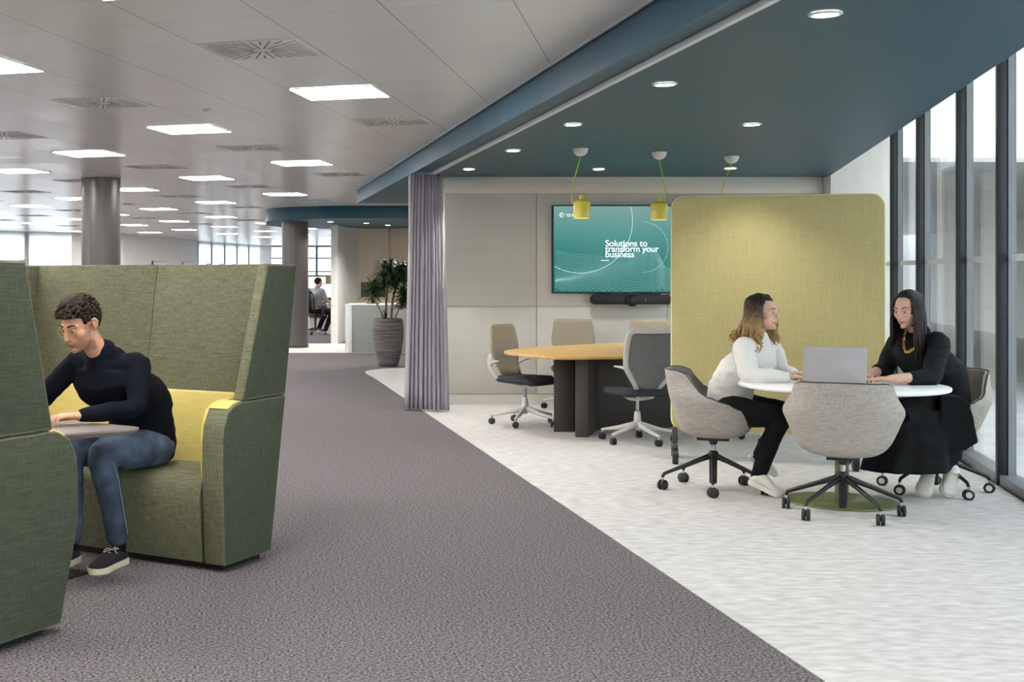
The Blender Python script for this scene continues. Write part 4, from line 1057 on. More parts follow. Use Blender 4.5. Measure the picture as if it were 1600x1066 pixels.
def headpt(n, off=0):
    r = headr(n); p = C0+n*r
    for s in (-1, 1):
        d = (p-V((s*.031, .084, .006))).length; p = p-n*.009*math.exp(-(d/.0150)**2)
    return p+n*off
def sphere_dirs(nu, nv):
    out = [V((0, 0, -1))]
    for i in range(1, nv):
        t = PI*i/nv-PI/2
        for j in range(nu): out.append(V((math.cos(t)*math.cos(2*PI*j/nu), math.cos(t)*math.sin(2*PI*j/nu), math.sin(t))))
    out.append(V((0, 0, 1))); return out
def sph_faces(nu, nv):
    fs = []; L = (nv-1)*nu+1
    for j in range(nu):
        fs.append((0, 1+(j+1) % nu, 1+j)); fs.append((L, L-nu+j, L-nu+(j+1) % nu))
        for i in range(nv-2): fs.append((1+i*nu+j, 1+i*nu+(j+1) % nu, 1+(i+1)*nu+(j+1) % nu, 1+(i+1)*nu+j))
    return fs
def add_head(b, M, k=1.0, male=False, lid=.4):
    nz = 0 if male else -.005
    S = M @ Matrix.Scale(k, 4); nu, nv = 64, 44
    b.add([headpt(d) for d in sphere_dirs(nu, nv)], sph_faces(nu, nv), 0, S)
    # nose
    b2 = MB(); b2.loft([(0, .082, .018), (0, .094, .002), (0, .106+nz, -.016), (0, .109+nz, -.026), (0, .098+nz*.5, -.035)], [(.006, .008), (.0075, .009), (.0095, .010), (.0115, .010), (.010, .008)], side=V((1, 0, 0)), n=12)
    b2.ell((0, .080, -.014), (.013, .020, .026), nu=14, nv=10)
    for s in (-1, 1): b2.ell((s*.0105, .093+nz*.6, -.030), (.0064, .011, .0064), nu=12, nv=8)
    # lips
    b2.loft([(-.024, .078, -.058), (-.012, .0895, -.0545), (0, .093, -.0555), (.012, .0895, -.0545), (.024, .078, -.058)], [(.002, .003), (.0042, .006), (.004, .007), (.0042, .006), (.002, .003)], side=V((0, 0, 1)), n=10)
    b2.loft([(-.022, .078, -.0595), (-.010, .088, -.0645), (.010, .088, -.0645), (.022, .078, -.0595)], [(.002, .003), (.0048, .006), (.0048, .006), (.002, .003)], side=V((0, 0, 1)), n=10)
    b2.ell((0, .082, -.092), (.017, .013, .013), nu=12, nv=8)
    for s in (-1, 1):
        # brow bone, upper lid, ear
        b2.loft([(s*.010, .085, .025), (s*.03, .0825, .029), (s*.05, .067, .024)], [.006, .0068, .006], n=8)
        E = Matrix.Translation((s*.031, .0765, .006)) @ Matrix.Rotation(-lid, 4, 'X')
        b2.loft([E @ V((s*-.0135, .0075, .003)), E @ V((0, .0125, .0075)), E @ V((s*.0135, .006, .004))], [.0028, .0042, .0028], n=8)
        b2.loft([(s*.018, .083, -.004), (s*.031, .0865, -.0055), (s*.044, .078, -.003)], [.002, .0028, .002], n=8)
        es = 1.06 if male else .80
        b2.loft([(s*x_*es, y_, z_*(1.0 if male else .8)) for x_, y_, z_ in ((.074, -.002, .022), (.083, -.014, .026), (.086, -.022, .010), (.082, -.016, -.012), (.075, -.004, -.026))], [.0045, .0055, .006, .0055, .005], n=10)
        b2.ell((s*.076*es, -.009, .0), (.006, .013, .024), nu=12, nv=8)
    b.add(b2.v, b2.f, 0, S)
    return S
def face_extras(root, S, hairm, iris='iris', male=False):
    b = MB()
    for s in (-1, 1): b.ell((s*.0305, .0745, .0035), (.0122, .0112, .0064), nu=20, nv=14)
    b.v = [S @ p for p in b.v]; b.build('eyes', 'eyew', root, world=True, smooth=True)
    b = MB()
    for s in (-1, 1): b.ell((s*.0305, .0822, .0022), (.0054, .0042, .0056), nu=16, nv=10)
    b.v = [S @ p for p in b.v]; b.build('irises', iris, root, world=True, smooth=True)
    b = MB()
    for s in (-1, 1):
        pts = [V((s*.014, .0905, .0285)), V((s*.028, .0885, .0325)), V((s*.041, .0795, .0325)), V((s*.05, .0715, .0275))]
        b.loft([S @ p for p in pts], [(.0035, .002), (.0042, .002), (.0034, .002), (.0018, .0015)] if male else [(.0022, .0015), (.0030, .0015), (.0024, .0015), (.0012, .001)], n=8)
        pts = [V((s*.018, .0865, .0085)), V((s*.031, .0890, .0120)), V((s*.045, .0790, .0085))]
        b.loft([S @ p for p in pts], [.0012, .0017, .0012], n=6)
    b.build('eyebrows', hairm, root, world=True, smooth=True)
def add_hand(b, w, d, up, thumb, k=1.0, curl=.35, spread=.10, tips=None):
    """w wrist, d pointing direction, up back of the hand, thumb = +1/-1 side of the cross axis"""
    y = V(d).normalized(); x = y.cross(V(up)).normalized(); z = x.cross(y).normalized(); w = V(w)
    P = lambda a, c, e: w+(x*a*thumb+y*c+z*e)*k
    b.loft([P(0, -.03, 0), P(0, .0, 0), P(.002, .03, .002), P(0, .065, .004), P(-.002, .088, .002)], [(.023*k, .018*k), (.025*k, .017*k), (.034*k, .0155*k), (.040*k, .014*k), (.038*k, .0115*k)], side=x, n=16)
    for i, (fx, L, r) in enumerate(((.030, .072, .0082), (.0105, .080, .0085), (-.0105, .074, .0082), (-.030, .058, .0072))):
        sp = (fx/.03)*spread; a = .15; p = P(fx, .080, .001); pts = [P(fx*.8, .055, .002), p]; q = V((fx, .080, .001))
        cu = curl*(1+.15*i)
        for seg, f in ((.44, .5), (.31, 1.6), (.27, 2.5)):
            q = q+V((math.sin(sp), math.cos(sp)*math.cos(a-.15+cu*f), -math.sin(cu*f-.12)*1.0))*L*seg; pts.append(P(*q))
        b.loft(pts, [r*k, r*1.05*k, r*.98*k, r*.88*k, r*.68*k], n=10)
        if tips is not None: tips.append(P(q.x, q.y, q.z+.004))
    pts = [P(.018, .012, -.004), P(.040, .036, -.010), P(.054, .058, -.016), P(.056, .080, -.020)]
    b.loft(pts, [.013*k, .0118*k, .0095*k, .007*k], n=10)
def limb(b, pts, rad, n=14): b.loft(catmull([V(p) for p in pts], 4, False), [r for r in rad_lerp(rad, len(pts), 4)], n=n)
def rad_lerp(rad, k, n):
    out = []
    for i in range(k-1):
        for j in range(n): out.append(rad[i]+(rad[i+1]-rad[i])*j/n)
    out.append(rad[-1]); return out
def torso(b, J, g=0, hem=0, neck=True, waist=1.0):
    P, N, SL, SR = J['pel'], J['neck'], J['sl'], J['sr']; sd = (SR-SL).normalized(); hs = (J['hr']-J['hl']).normalized()
    fw = J['fwd']; mid = (SL+SR)/2; sp = J.get('spine', (P+mid)/2-fw*.03)
    pts = catmull([P, sp*.6+P*.4-fw*.01, sp, mid-V((0, 0, .10))*.9-fw*.01, mid-V((0, 0, .02)), N], 4, False)
    tg = [(.158, .118), (.150*waist, .115*waist), (.152*waist, .115*waist), (.165, .118), (.148, .080), (.062, .058)]
    w = J.get('w', 1.0)
    ra = rad_lerp([t[0]*w+g for t in tg], 6, 4); rb = rad_lerp([t[1]*w+g for t in tg], 6, 4)
    b.loft(pts, list(zip(ra, rb)), side=sd, n=24)
def arms(b, J, r, upto=1.0, which='lr'):
    for c in which:
        S, E, Wr = J['s'+c], J['e'+c], J['w'+c]; end = E.lerp(Wr, upto)
        inn = S.lerp(J['neck']-V((0, 0, .06)), .35)
        limb(b, [inn, S, S.lerp(E, .5), E, E.lerp(end, .5), end], [r[0]*.95, r[0], r[1], r[2], r[3], r[4]])
def legs(b, J, r, upto=1.0):
    for c in 'lr':
        Hh, K, A = J['h'+c], J['k'+c], J['a'+c]; end = K.lerp(A, upto)
        limb(b, [Hh, Hh.lerp(K, .5), K, K.lerp(end, .45), end], [r[0], r[1], r[2], r[3], r[4]], n=18)
def make_body(root, J, skin, male=False, vox=.0036, lip='lip', stub=None, k=1.0, nails=None, lid=.4, handargs={}):
    b = MB(); S = add_head(b, J['M'], J.get('hk', 1.0), male, lid); J['S'] = S
    jaw = S @ V((0, -.02, -.075)); nb = J['neck']-V((0, 0, .02))
    b.loft([nb, nb.lerp(jaw, .5), jaw, S @ V((0, -.022, -.03))], [(.062*k, .058*k), (.053*k, .053*k), (.054*k, .055*k), (.05, .05)] if male else [(.052*k, .05*k), (.044*k, .045*k), (.045*k, .047*k), (.045, .045)], side=V(J['M'].col[0][:3]), n=20)
    torso(b, J, -.014)
    arms(b, J, [.045, .040, .036, .034, .024])
    legs(b, J, [.066, .060, .042, .038, .030])
    for c in 'lr':
        A, T_ = J['a'+c], J['t'+c]; limb(b, [A+V((0, 0, .02)), A-V((0, 0, .02)), A.lerp(T_, .3)-V((0, 0, .03)), A.lerp(T_, .55)-V((0, 0, .02))], [.030, .024, .016, .010])
    tips = []
    for c in 'lr':
        d, up, th, cu = J['hand'+c]; add_hand(b, J['w'+c], d, up, th, J.get('handk', 1.0), cu, tips=tips)
    me = voxel(b, vox, 2, .5)
    Si = S.inverted()
    def pick(p):
        q = Si @ p
        if abs(q.z+.0595) < .0062-.0026*(abs(q.x)/.024)**2*1.5 and abs(q.x) < .0235 and q.y > .076: return 1
        if stub and -.125 < q.z < -.032 and q.y > -.01 and q.y < .2 and abs(q.x) < .1 and not (q.y > .09 and q.z > -.05) and q.z < -.03-.4*max(0, .045-q.y)*0 and not (abs(q.x) < .055 and q.z > -.045) and q.z < -.075+.45*max(0, q.y): return 2
        if nails:
            for t_ in tips:
                if (t_-p).length < .0075: return 3
        return 0
    mats = [skin, lip, stub or skin, 'nail']
    return vobj('body', me, mats, root, pick)
def cloth(root, name, b, m, vox=.007, smooth=4, folds=.004, fscale=9, pick=None):
    me = voxel(b, vox, smooth); return vobj(name, me, m if isinstance(m, list) else [m], root, pick, folds, fscale)
def make_shoe(root, heel, toe, up, mu, ms, w=1.0, lace='lace', tall=.085, name='shoe'):
    heel, toe = V(heel), V(toe); y = (toe-heel).normalized(); L = (toe-heel).length; x = y.cross(V(up)).normalized(); z = x.cross(y)
    P = lambda a, c, e: heel+x*a*w+y*c*L+z*e
    b = MB(); n = 20; secs = [(.02, .028, .055), (.12, .036, .078), (.25, .037, tall), (.38, .038, tall-.003), (.52, .041, tall-.012), (.68, .046, .062), (.82, .045, .047), (.93, .036, .041), (.985, .018, .034)]
    for c, hw, ht in secs:
        for j in range(n):
            a = 2*PI*j/n; q, s = math.cos(a), math.sin(a); zz = .018+(ht-.018)*(.5+.5*s) if s > -.2 else .018+(ht-.018)*(.5+.5*s)
            b.v.append(P(hw*math.copysign(abs(q)**.75, q), c, zz))
    for k in range(len(secs)-1):
        for j in range(n): b.f.append((k*n+j, k*n+(j+1) % n, (k+1)*n+(j+1) % n, (k+1)*n+j)); b.m.append(0)
    b.f.append(tuple(range(n-1, -1, -1))); b.f.append(tuple((len(secs)-1)*n+j for j in range(n))); b.m += [0, 0]
    up_ = b.build(name, mu, root, world=True, smooth=True, sub=1)
    b = MB(); ol = catmull([(0, .0, 0), (.033, .06, 0), (.037, .3, 0), (.040, .5, 0), (.049, .72, 0), (.042, .9, 0), (0, 1.01, 0), (-.042, .9, 0), (-.047, .72, 0), (-.036, .5, 0), (-.036, .3, 0), (-.033, .06, 0)], 4)
    m = len(ol); b.v = [P(p.x, p.y, 0) for p in ol]+[P(p.x*1.03, p.y, .013) for p in ol]+[P(p.x, p.y, .028) for p in ol]
    for k in range(2):
        for j in range(m): b.f.append((k*m+j, k*m+(j+1) % m, (k+1)*m+(j+1) % m, (k+1)*m+j)); b.m.append(0)
    b.f.append(tuple(range(m-1, -1, -1))); b.f.append(tuple(2*m+j for j in range(m))); b.m += [0, 0]
    so = b.build('sole', ms, root, world=True, smooth=True); so['label'] = 'shoe sole'
    b = MB()
    for k in range(5):
        c = .40+.065*k; h = tall-.004-.006*k if k < 2 else .074-.0045*k
        b.loft([P(-.022, c, h-.010), P(0, c+.015, h+.002), P(.022, c, h-.010)], [.0022]*3, n=6)
        if k < 4: b.loft([P(-.02, c, h-.008), P(.018, c+.06, h-.010)], [.002]*2, n=6)
    for s in (-1, 1): b.loft(catmull([P(0, .40, tall+.0), P(s*.02, .44, tall+.006), P(s*.034, .46, tall-.012), P(s*.02, .41, tall-.006), P(0, .41, tall)], 3, False), [.002]*13, n=6)
    la_ = b.build('laces', lace, root, world=True, smooth=True)
    L0 = world_loc(up_)
    for c in (so, la_): c.parent = up_
    return up_
def person(label, loc):
    return thing('person', label, 'person', loc)

# ---------------------------------------------------------------- man in the booth
r = person('person in navy sweater and blue jeans working at the booth table', BW(.15, .62, 0))
J = dict(pel=BW(.19, .62, .555), neck=BW(-.175, .60, 1.035), sl=BW(-.10, .43, .985), sr=BW(-.14, .79, .985), el=BW(-.20, .385, .785), er=BW(-.30, .90, .79),
         wl=BW(-.47, .50, .765), wr=BW(-.52, .72, .765), hl=BW(.16, .53, .55), hr=BW(.16, .72, .55), kl=BW(-.235, .545, .555), kr=BW(-.21, .76, .54),
         al=BW(-.115, .545, .115), ar=BW(-.22, .76, .11), tl=BW(-.30, .53, .04), tr=BW(-.40, .74, .04), fwd=-BA, w=1.04, spine=BW(.12, .61, .80))
fd = V((-.64, -.77, 0)).normalized()
J['M'] = hmat(W(126, 507, 6.23), fd*math.cos(.42)-V((0, 0, math.sin(.42))), V((0, 0, 1))+fd*.3); J['hk'] = 1.06
hd = (J['wl']-J['el']).normalized(); hd.z = 0
J['handl'] = (hd+BA*-.2, V((0, 0, 1)), 1, .5); J['handr'] = ((BA*-1+BT*-.35), V((0, 0, 1)), -1, .5); J['handk'] = 1.05
J['handl'] = ((-BA*.8+BT*.55), V((0, 0, 1)), 1, .5)
make_body(r, J, 'skinm', True, lip='lipm', stub='stubble', lid=.15)
S = J['S']; face_extras(r, S, 'hairbr', male=True)
b = MB(); torso(b, J, .016); arms(b, J, [.060, .056, .050, .045, .037], .93); limb(b, [J['pel']-BA*.02+V((0, 0, -.0)), J['pel']+V((0, 0, .06))], [.15, .15])
nb = J['neck']; b.loft([nb-V((0, 0, .05)), nb-V((0, 0, .012))-BA*0], [(.082, .078), (.070, .068)], side=BT, n=20)
cloth(r, 'sweater', b, 'navy', folds=.007, fscale=8)
b = MB(); b.loft([nb+V((math.cos(a), math.sin(a), 0)).x*BT*.066+V((math.cos(a), math.sin(a), 0)).y*BA*.064+V((0, 0, .0+.022*math.sin(a))) for a in [2*PI*k/24 for k in range(24)]], [(.009, .007)]*24, n=8, closed=True, caps=False); b.build('collar', 'navy', r, world=True, smooth=True)
b = MB(); legs(b, J, [.104, .096, .076, .062, .055], .93); b.ell(J['pel']-V((0, 0, .01)), (.165, .165, .105), nu=24, nv=14)
cloth(r, 'jeans', b, 'jeans', folds=.006, fscale=9)
b = MB()
K, A = J['kl'], J['al']; off = BT*-.062+V((0, 0, 0))
b.loft([K+BT*-.068-BA*.01+V((0,0,-.03)), K.lerp(A, .3)+BT*-.068, K.lerp(A, .6)+BT*-.066, K.lerp(A, .9)+BT*-.064], [.0022]*4, n=6)
b.build('seam_stitching', 'seam', r, world=True)
for c in 'lr':
    b = MB(); limb(b, [J['k'+c].lerp(J['a'+c], .8), J['a'+c], J['a'+c]-V((0, 0, .045)), J['a'+c].lerp(J['t'+c], .3)-V((0, 0, .03))], [.038, .037, .033, .022]); b.build('sock', 'blackcloth', r, world=True, smooth=True)
make_shoe(r, BW(-.045, .56, .0), BW(-.35, .52, .0), (0, 0, 1), 'shoeb', 'sole', 1.1)
make_shoe(r, BW(-.15, .78, .0), BW(-.45, .72, .0), (0, 0, 1), 'shoeb', 'sole', 1.1)
# hair: cap plus tufts swept forward
def hair_cap(b, S, mask, off, nu=56, nv=40):
    ds = sphere_dirs(nu, nv); vs = [headpt(d, off*mask(headpt(d))-.006*(1-mask(headpt(d)))) for d in ds]; b.add(vs, sph_faces(nu, nv), 0, S)
def sm(a, c, x): t = max(0, min(1, (x-a)/(c-a))); return t*t*(3-2*t)
def man_mask(p):
    front = sm(.056, .068, p.z) if p.y > .035 else 0
    side = sm(.012, .028, p.z) if -.03 < p.y <= .035 else 0
    back = sm(-.075, -.055, p.z) if p.y <= -.03 else 0
    return max(front, side, back)
b = MB(); hair_cap(b, S, man_mask, .008)
rnd = random.Random(11); cnt = 0
for d in sphere_dirs(46, 34):
    p = headpt(d)
    if man_mask(p) < .6: continue
    d2 = (d+V((rnd.uniform(-.05, .05), rnd.uniform(-.05, .05), rnd.uniform(-.05, .05)))).normalized(); p = headpt(d2)
    top = sm(.04, .09, p.z); L = .009+.022*top*rnd.uniform(.7, 1.2)
    if p.z < .03 and -.045 < p.y < .02: continue
    if p.y > .04 and p.z > .05: L = .036*rnd.uniform(.8, 1.15)
    dirn = (d2*.55+V((rnd.uniform(-.35, .35), .75*top+.1, -.25 if p.y > .05 else (-.6*(1-top)))))
    dirn.normalize(); tip = p+d2*.010+dirn*L+V((0, 0, -.006 if p.y > .05 else 0)); mid = p+d2*(.009+.010*top)+dirn*L*.45
    b.loft([S @ p, S @ mid, S @ tip], [.0085, .0068, .002], n=6)
me = voxel(b, .0030, 3, .5); vobj('hair', me, ['hairbr'], r)
b = MB()
for s in (-1, 1):
    c = V((s*.033, .098, .002)); b.loft([S @ (c+V((.0225*math.cos(a), -.004*abs(math.cos(a))*1.0, .020*math.sin(a)))) for a in [2*PI*k/28 for k in range(28)]], [.0013]*28, n=6, closed=True, caps=False)
    b.loft([S @ V((s*.0555, .094, .008)), S @ V((s*.076, .05, .012)), S @ V((s*.082, -.002, .014))], [.0012]*3, n=6)
b.loft([S @ V((-.011, .099, .006)), S @ V((0, .102, .009)), S @ V((.011, .099, .006))], [.0012]*3, n=6)
gl = b.build('glasses', 'gold', r, world=True, smooth=True); gl['label'] = 'thin round gold-rimmed glasses'

# ---------------------------------------------------------------- woman in cream, left of the white table
def P2(px, py, z): return W(px, py, z)
r = person('person in cream sweater and black trousers leaning on the white table', V((3.12, 8.56, 0)))
fw = V((.72, -.69, 0)).normalized(); lf = V((-fw.y, fw.x, 0))      # her left
f1 = V((.80, -.60, 0)).normalized()
J = dict(pel=W(1140, 634, 8.56), neck=W(1183, 529, 8.47), sl=W(1203, 540, 8.62), sr=W(1160, 542, 8.34), el=W(1222, 583, 8.62), er=W(1172, 588, 8.22), wl=W(1240, 583, 8.50), wr=W(1231, 589, 8.19),
         hl=W(1150, 634, 8.66), hr=W(1142, 640, 8.44), kl=W(1226, 646, 8.52), kr=W(1216, 655, 8.28), al=W(1188, 712, 8.66), ar=W(1187, 738, 8.34), tl=W(1208, 745, 8.62), tr=W(1212, 772, 8.30), fwd=fw, w=.90, spine=W(1153, 583, 8.52))
hf = V((.70, -.715, 0)).normalized()
J['M'] = hmat(W(1192, 489, 8.42), hf*math.cos(.05)-V((0, 0, math.sin(.05))), V((0, 0, 1))+hf*.12+V((.12, 0, 0))); J['hk'] = .98; J['handk'] = .92
J['handr'] = (V((.95, -.1, -.06)), V((0, 0, 1)), -1, .28); J['handl'] = (V((.6, -.78, -.04)), V((0, 0, 1)), 1, .28)
make_body(r, J, 'skin', nails=True); S = J['S']; face_extras(r, S, 'hairdk')
b = MB(); torso(b, J, .022, waist=1.02); arms(b, J, [.066, .066, .060, .054, .036], .93)
b.loft([J['pel']-V((0, 0, .02)), J['pel']+V((0, 0, .09))], [(.165, .145), (.162, .14)], side=lf, n=22)
nb = J['neck']; b.loft([nb-V((0, 0, .05)), nb+V((0, 0, .012))], [(.07, .068), (.057, .056)], side=lf, n=20)
cloth(r, 'sweater', b, 'whiteknit', folds=.010, fscale=7)
b = MB(); legs(b, J, [.098, .088, .066, .056, .048], 1.06); b.ell(J['pel']-V((0, 0, .03)), (.16, .16, .09), nu=24, nv=14)
cloth(r, 'trousers', b, 'blackcloth', folds=.004)
make_shoe(r, W(1168, 754, 8.36), W(1219, 777, 8.29), (-.25, 0, 1), 'shoew', 'shoew', 1.2, 'shoew', .10)
make_shoe(r, W(1168, 714, 8.70), W(1212, 745, 8.66), (-.5, 0, 1), 'shoew', 'shoew', 1.15, 'shoew', .10)
def wmask(p):
    face = (p.y > .018 and p.z < .066+.0*abs(p.x)) and (abs(p.x) < .062 or p.z < .02)
    return 0 if face else 1
rnd = random.Random(21)
capm = MB(); hair_cap(capm, S, lambda p: 1 if (p.z > .088 or p.y < .03) and p.z > -.09 else (sm(.076, .088, p.z)), .010)
me = voxel(capm, .004, 2, .5)
def roots(zc, band): return lambda p: 0 if p.z > zc+rnd.uniform(-band, band) else 1
zc = (S @ V((0, 0, .0))).z
vobj('hair', me, ['ombre'], r)
def locks(S, n, azr, length, curl, seedn, r0=.009, out=.012, face_clear=50, sweep=None, wob=.012, startz=.10):
    rd = random.Random(seedn); b = MB(); Si = S.inverted(); down = (Si.to_3x3() @ V((0, 0, -1))).normalized()
    for k in range(n):
        az = math.radians(rd.uniform(*azr)); x = math.sin(az); y = math.cos(az)
        d0 = V((x*.25, y*.3-.1, 1)).normalized(); d1 = V((x, y*.9-.05, .75)).normalized(); d2 = V((x, y-.02, .05)).normalized(); d3 = V((x, y-.05, -.5)).normalized()
        pts = [headpt(d0, out*.8), headpt(d1, out), headpt(d2, out)]
        L = length*rd.uniform(.75, 1.05); p = pts[-1]+down*.03+V((x, y*.4, 0))*.006; pts.append(p); m = 7; ph = rd.uniform(0, 6.28); rr = wob*rd.uniform(.6, 1.4)
        for i in range(1, m+1):
            f = i/m; q = p+down*(L*f)+V((math.cos(ph+f*curl), math.sin(ph+f*curl), 0))*rr*f+V((x, y, 0))*(.012*f)
            if sweep: q = q+sweep(az, f)
            pts.append(q)
        q = catmull([S @ p for p in pts], 3, False); N_ = len(q)
        b.loft(q, [r0*(.7+.5*math.sin(PI*min(1, i/N_*1.25)))*(1 if i < N_*.75 else 1-.75*(i/N_-.75)/.25) for i in range(N_)], n=7)
    return b
swp = lambda az, f: V((0, -.075*f*f, 0)) if abs(math.degrees(az)) > 100 else V((0, .0, 0))
b = locks(S, 22, (80, 130), .22, 9, 31, r0=.010, wob=.022, out=.019, sweep=swp); b0 = b; b = locks(S, 50, (84, 178), .165, 9, 3, r0=.010, wob=.020, out=.017, sweep=swp); b2 = locks(S, 46, (-178, -60), .165, 9, 4, r0=.010, wob=.020, out=.020, sweep=swp)
b.add(b2.v, b2.f); b.add(b0.v, b0.f)
rnd = random.Random(2)
mo = b.build('hair_locks', 'ombre', r, world=True, smooth=True)
Lr = world_loc(r)
b = MB(); b.ell(S @ V((.0775, -.012, -.03)), .004); b.build('earring', 'gold', r, world=True)

# ---------------------------------------------------------------- woman in black, right of the table
r = person('person in black knit top and long black skirt typing on the laptop', V((4.40, 8.45, 0)))
fw = V((-.86, -.50, 0)).normalized(); lf = V((-fw.y, fw.x, 0))
J = dict(pel=W(1474, 640, 8.46), neck=W(1434, 522, 8.38), sl=W(1468, 536, 8.24), sr=W(1405, 532, 8.54), el=W(1455, 589, 8.06), er=W(1382, 577, 8.56), wl=W(1391, 592, 7.98), wr=W(1357, 585, 8.30),
         hl=W(1468, 645, 8.36), hr=W(1462, 640, 8.56), kl=W(1400, 655, 8.16), kr=W(1396, 650, 8.36), al=W(1478, 728, 8.34), ar=W(1446, 730, 8.36), tl=W(1478, 768, 8.27), tr=W(1444, 770, 8.27), fwd=fw, w=.95, spine=W(1468, 585, 8.44))
hf = V((-.90, -.56, 0)).normalized()
J['M'] = hmat(W(1419, 484, 8.33), hf*math.cos(.22)-V((0, 0, math.sin(.22))), V((0, 0, 1))+hf*.2+V((-.05, 0, 0))); J['hk'] = 1.0; J['handk'] = .92
J['handl'] = (V((-.97, .20, -.05)), V((0, 0, 1)), 1, .22); J['handr'] = (V((-.75, -.60, -.05)), V((0, 0, 1)), -1, .25)
make_body(r, J, 'skin', nails=True, lid=.25); S = J['S']; face_extras(r, S, 'hairdk')
b = MB(); torso(b, J, .020, waist=1.1); arms(b, J, [.066, .064, .058, .052, .046], .45)
b.loft([J['pel']-V((0, 0, .03)), J['pel']+V((0, 0, .08))], [(.175, .16), (.165, .14)], side=lf, n=22)
nb = J['neck']; b.loft([nb-V((0, 0, .07)), nb-V((0, 0, .02))], [(.09, .078), (.075, .068)], side=lf, n=20)
cloth(r, 'knit_top', b, 'blackrib', folds=.006, fscale=8)
# skirt: draped over the lap, hanging in folds to mid calf
b = MB(); b.ell(J['pel']-V((0, 0, .03)), (.19, .19, .115), nu=24, nv=14); legs(b, J, [.12, .115, .095, .08, .08], .3)
cen = [(J['pel']*.45+(J['kl']+J['kr'])*.275, .215, .60), (W(1436, 650, 8.28), .235, .50), (W(1430, 690, 8.28), .285, .34), (W(1428, 733, 8.28), .335, .18)]
n = 64; rows = 12
lat = V((.93, .36, 0)); dep = V((-.36, .93, 0))
for k in range(rows):
    f = k/(rows-1); z = .57+(.185-.57)*f; c = W(1436-12*f, 650, 8.30-.02*f); c.z = z
    ra = .25+.105*f; rb = .165+.06*f
    for j in range(n):
        a = 2*PI*j/n; fo = 1+.055*f*math.sin(a*7+.6)+.03*f*math.sin(a*13+2)
        p = c+lat*ra*fo*math.cos(a)+dep*rb*fo*math.sin(a)
        if math.cos(a) > .3: p.z += .16*f*(math.cos(a)-.3)/.7
        b.v.append(p)
o0 = len(b.v)-n*rows
for k in range(rows-1):
    for j in range(n): b.f.append((o0+k*n+j, o0+k*n+(j+1) % n, o0+(k+1)*n+(j+1) % n, o0+(k+1)*n+j)); b.m.append(0)
b.f.append(tuple(o0+j for j in range(n-1, -1, -1))); b.f.append(tuple(o0+(rows-1)*n+j for j in range(n))); b.m += [0, 0]
pgn = [(1470, 618), (1500, 620), (1516, 632), (1528, 692), (1512, 702), (1492, 706), (1470, 700)]; wz = [W(x, y, 8.12) for x, y in pgn]; m_ = len(wz)
b.add(wz+[p+V((.05, .13, 0)) for p in wz], [tuple(range(m_)), tuple(range(2*m_-1, m_-1, -1))]+[(i, i+m_, (i+1) % m_+m_, (i+1) % m_) for i in range(m_)])
cloth(r, 'skirt', b, 'blackcloth', vox=.008, folds=.008, fscale=6)
make_shoe(r, W(1484, 730, 8.40), W(1478, 779, 8.26), (.0, -1, .4), 'shoew', 'shoew', 1.05, 'shoew', .085)
make_shoe(r, W(1452, 734, 8.42), W(1441, 778, 8.27), (-.4, -1, .4), 'shoew', 'shoew', 1.05, 'shoew', .085)
capm = MB(); hair_cap(capm, S, lambda p: 1 if (p.z > .092-.6*max(0, abs(p.x)-.02) or p.y < .03 or (abs(p.x) > .056 and p.z > -.01)) and p.z > -.10 else 0, .013)
me = voxel(capm, .004, 2, .5); vobj('hair', me, ['hairdk'], r)
b = locks(S, 60, (-178, -52), .27, 2, 7, r0=.0085, wob=.01, out=.013); b2 = locks(S, 46, (58, 178), .20, 2, 8, r0=.0085, wob=.01, out=.013); b.add(b2.v, b2.f)
b.build('hair_locks', 'hairdk', r, world=True, smooth=True)
# chain necklace
nk = J['neck']; q = MB(); ch = []
pa, pb, pc, pd = W(1416, 514, 8.34), W(1412, 532, 8.26), W(1414, 548, 8.215), W(1426, 546, 8.17)
ch = catmull([pa, pb, pc, W(1420, 550, 8.19), W(1427, 545, 8.17)], 6, False)
for i in range(0, len(ch)-1):
    c = ch[i]; d = (ch[i+1]-ch[i]).normalized(); s_ = d.orthogonal().normalized() if i % 2 else d.cross(d.orthogonal()).normalized()
    q.loft([c+d*.011*math.cos(a)+s_*.007*math.sin(a) for a in [2*PI*k/12 for k in range(12)]], [.0024]*12, n=6, closed=True, caps=False)
nc = q.build('necklace', 'gold', r, world=True, smooth=True); nc['label'] = 'chunky gold chain necklace'

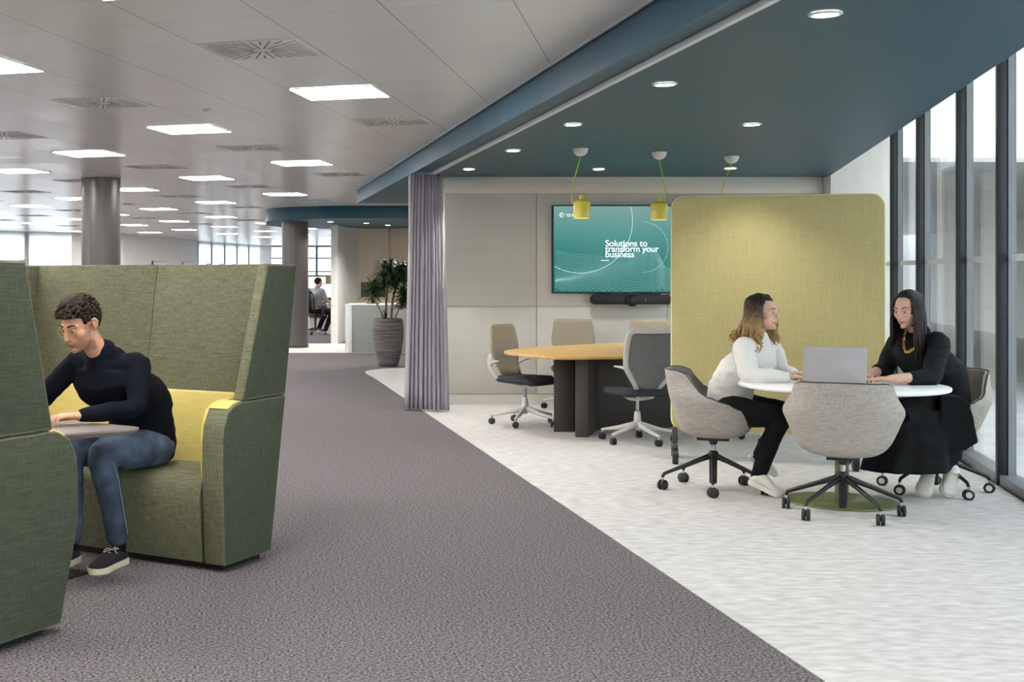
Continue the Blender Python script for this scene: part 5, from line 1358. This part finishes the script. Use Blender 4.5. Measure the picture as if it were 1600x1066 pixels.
# ---------------------------------------------------------------- far man
r = person('distant person in grey tee shirt seated on the black office chair', V((1.66, 31.0, 0)))
fw = V((.80, .60, 0)).normalized(); lf = V((-fw.y, fw.x, 0)); O = V((1.60, 31.0, 0))
G = lambda a, l, z: O+fw*a+lf*l+V((0, 0, z))
J = dict(pel=G(0, 0, .58), neck=G(.06, 0, 1.10), sl=G(.06, .18, 1.04), sr=G(.06, -.18, 1.04), el=G(.16, .22, .80), er=G(.16, -.22, .80), wl=G(.40, .16, .77), wr=G(.40, -.16, .77), hl=G(0, .09, .56), hr=G(0, -.09, .56),
         kl=G(.42, .11, .54), kr=G(.42, -.11, .54), al=G(.20, .10, .16), ar=G(.24, -.10, .12), tl=G(.34, .1, .05), tr=G(.38, -.1, .05), fwd=fw)
J['M'] = hmat(G(.10, 0, 1.245), fw, (0, 0, 1)); J['handl'] = (fw, V((0, 0, 1)), 1, .2); J['handr'] = (fw, V((0, 0, 1)), -1, .2)
make_body(r, J, 'skinm', True, vox=.008)
S = J['S']
b = MB(); torso(b, J, .015); arms(b, J, [.068, .062, .056, .05, .045], .05); cloth(r, 'tee_shirt', b, 'greyshirt', vox=.012, folds=0)
b = MB(); legs(b, J, [.105, .095, .07, .062, .055]); b.ell(J['pel']-V((0, 0, .02)), (.16, .16, .1)); cloth(r, 'trousers', b, 'blackcloth', vox=.012, folds=0)
b = MB(); hair_cap(b, S, man_mask, .013, 32, 24); me = voxel(b, .007, 1); vobj('hair', me, ['hairbr'], r)
make_shoe(r, G(.16, .1, .03), G(.44, .1, .0), (0, 0, 1), 'shoew', 'shoew', 1, 'shoew'); make_shoe(r, G(.2, -.1, .03), G(.48, -.1, .0), (0, 0, 1), 'shoew', 'shoew', 1, 'shoew')
# ================================================================== LIGHT
w = bpy.data.worlds.new('sky'); SC.world = w; w.use_nodes = True; nt = w.node_tree
bg = nt.nodes['Background']; sk = nd(nt, 'ShaderNodeTexSky'); sk.sky_type = 'HOSEK_WILKIE'; sk.turbidity = 9; sk.ground_albedo = .6; sk.sun_direction = V((.3, .5, .8)).normalized()
mx = nd(nt, 'ShaderNodeMix', data_type='RGBA'); mx.inputs[0].default_value = .96
nt.links.new(sk.outputs[0], mx.inputs[6]); mx.inputs[7].default_value = (.86, .93, 1.0, 1)
nt.links.new(mx.outputs[2], bg.inputs['Color']); bg.inputs['Strength'].default_value = 3.4
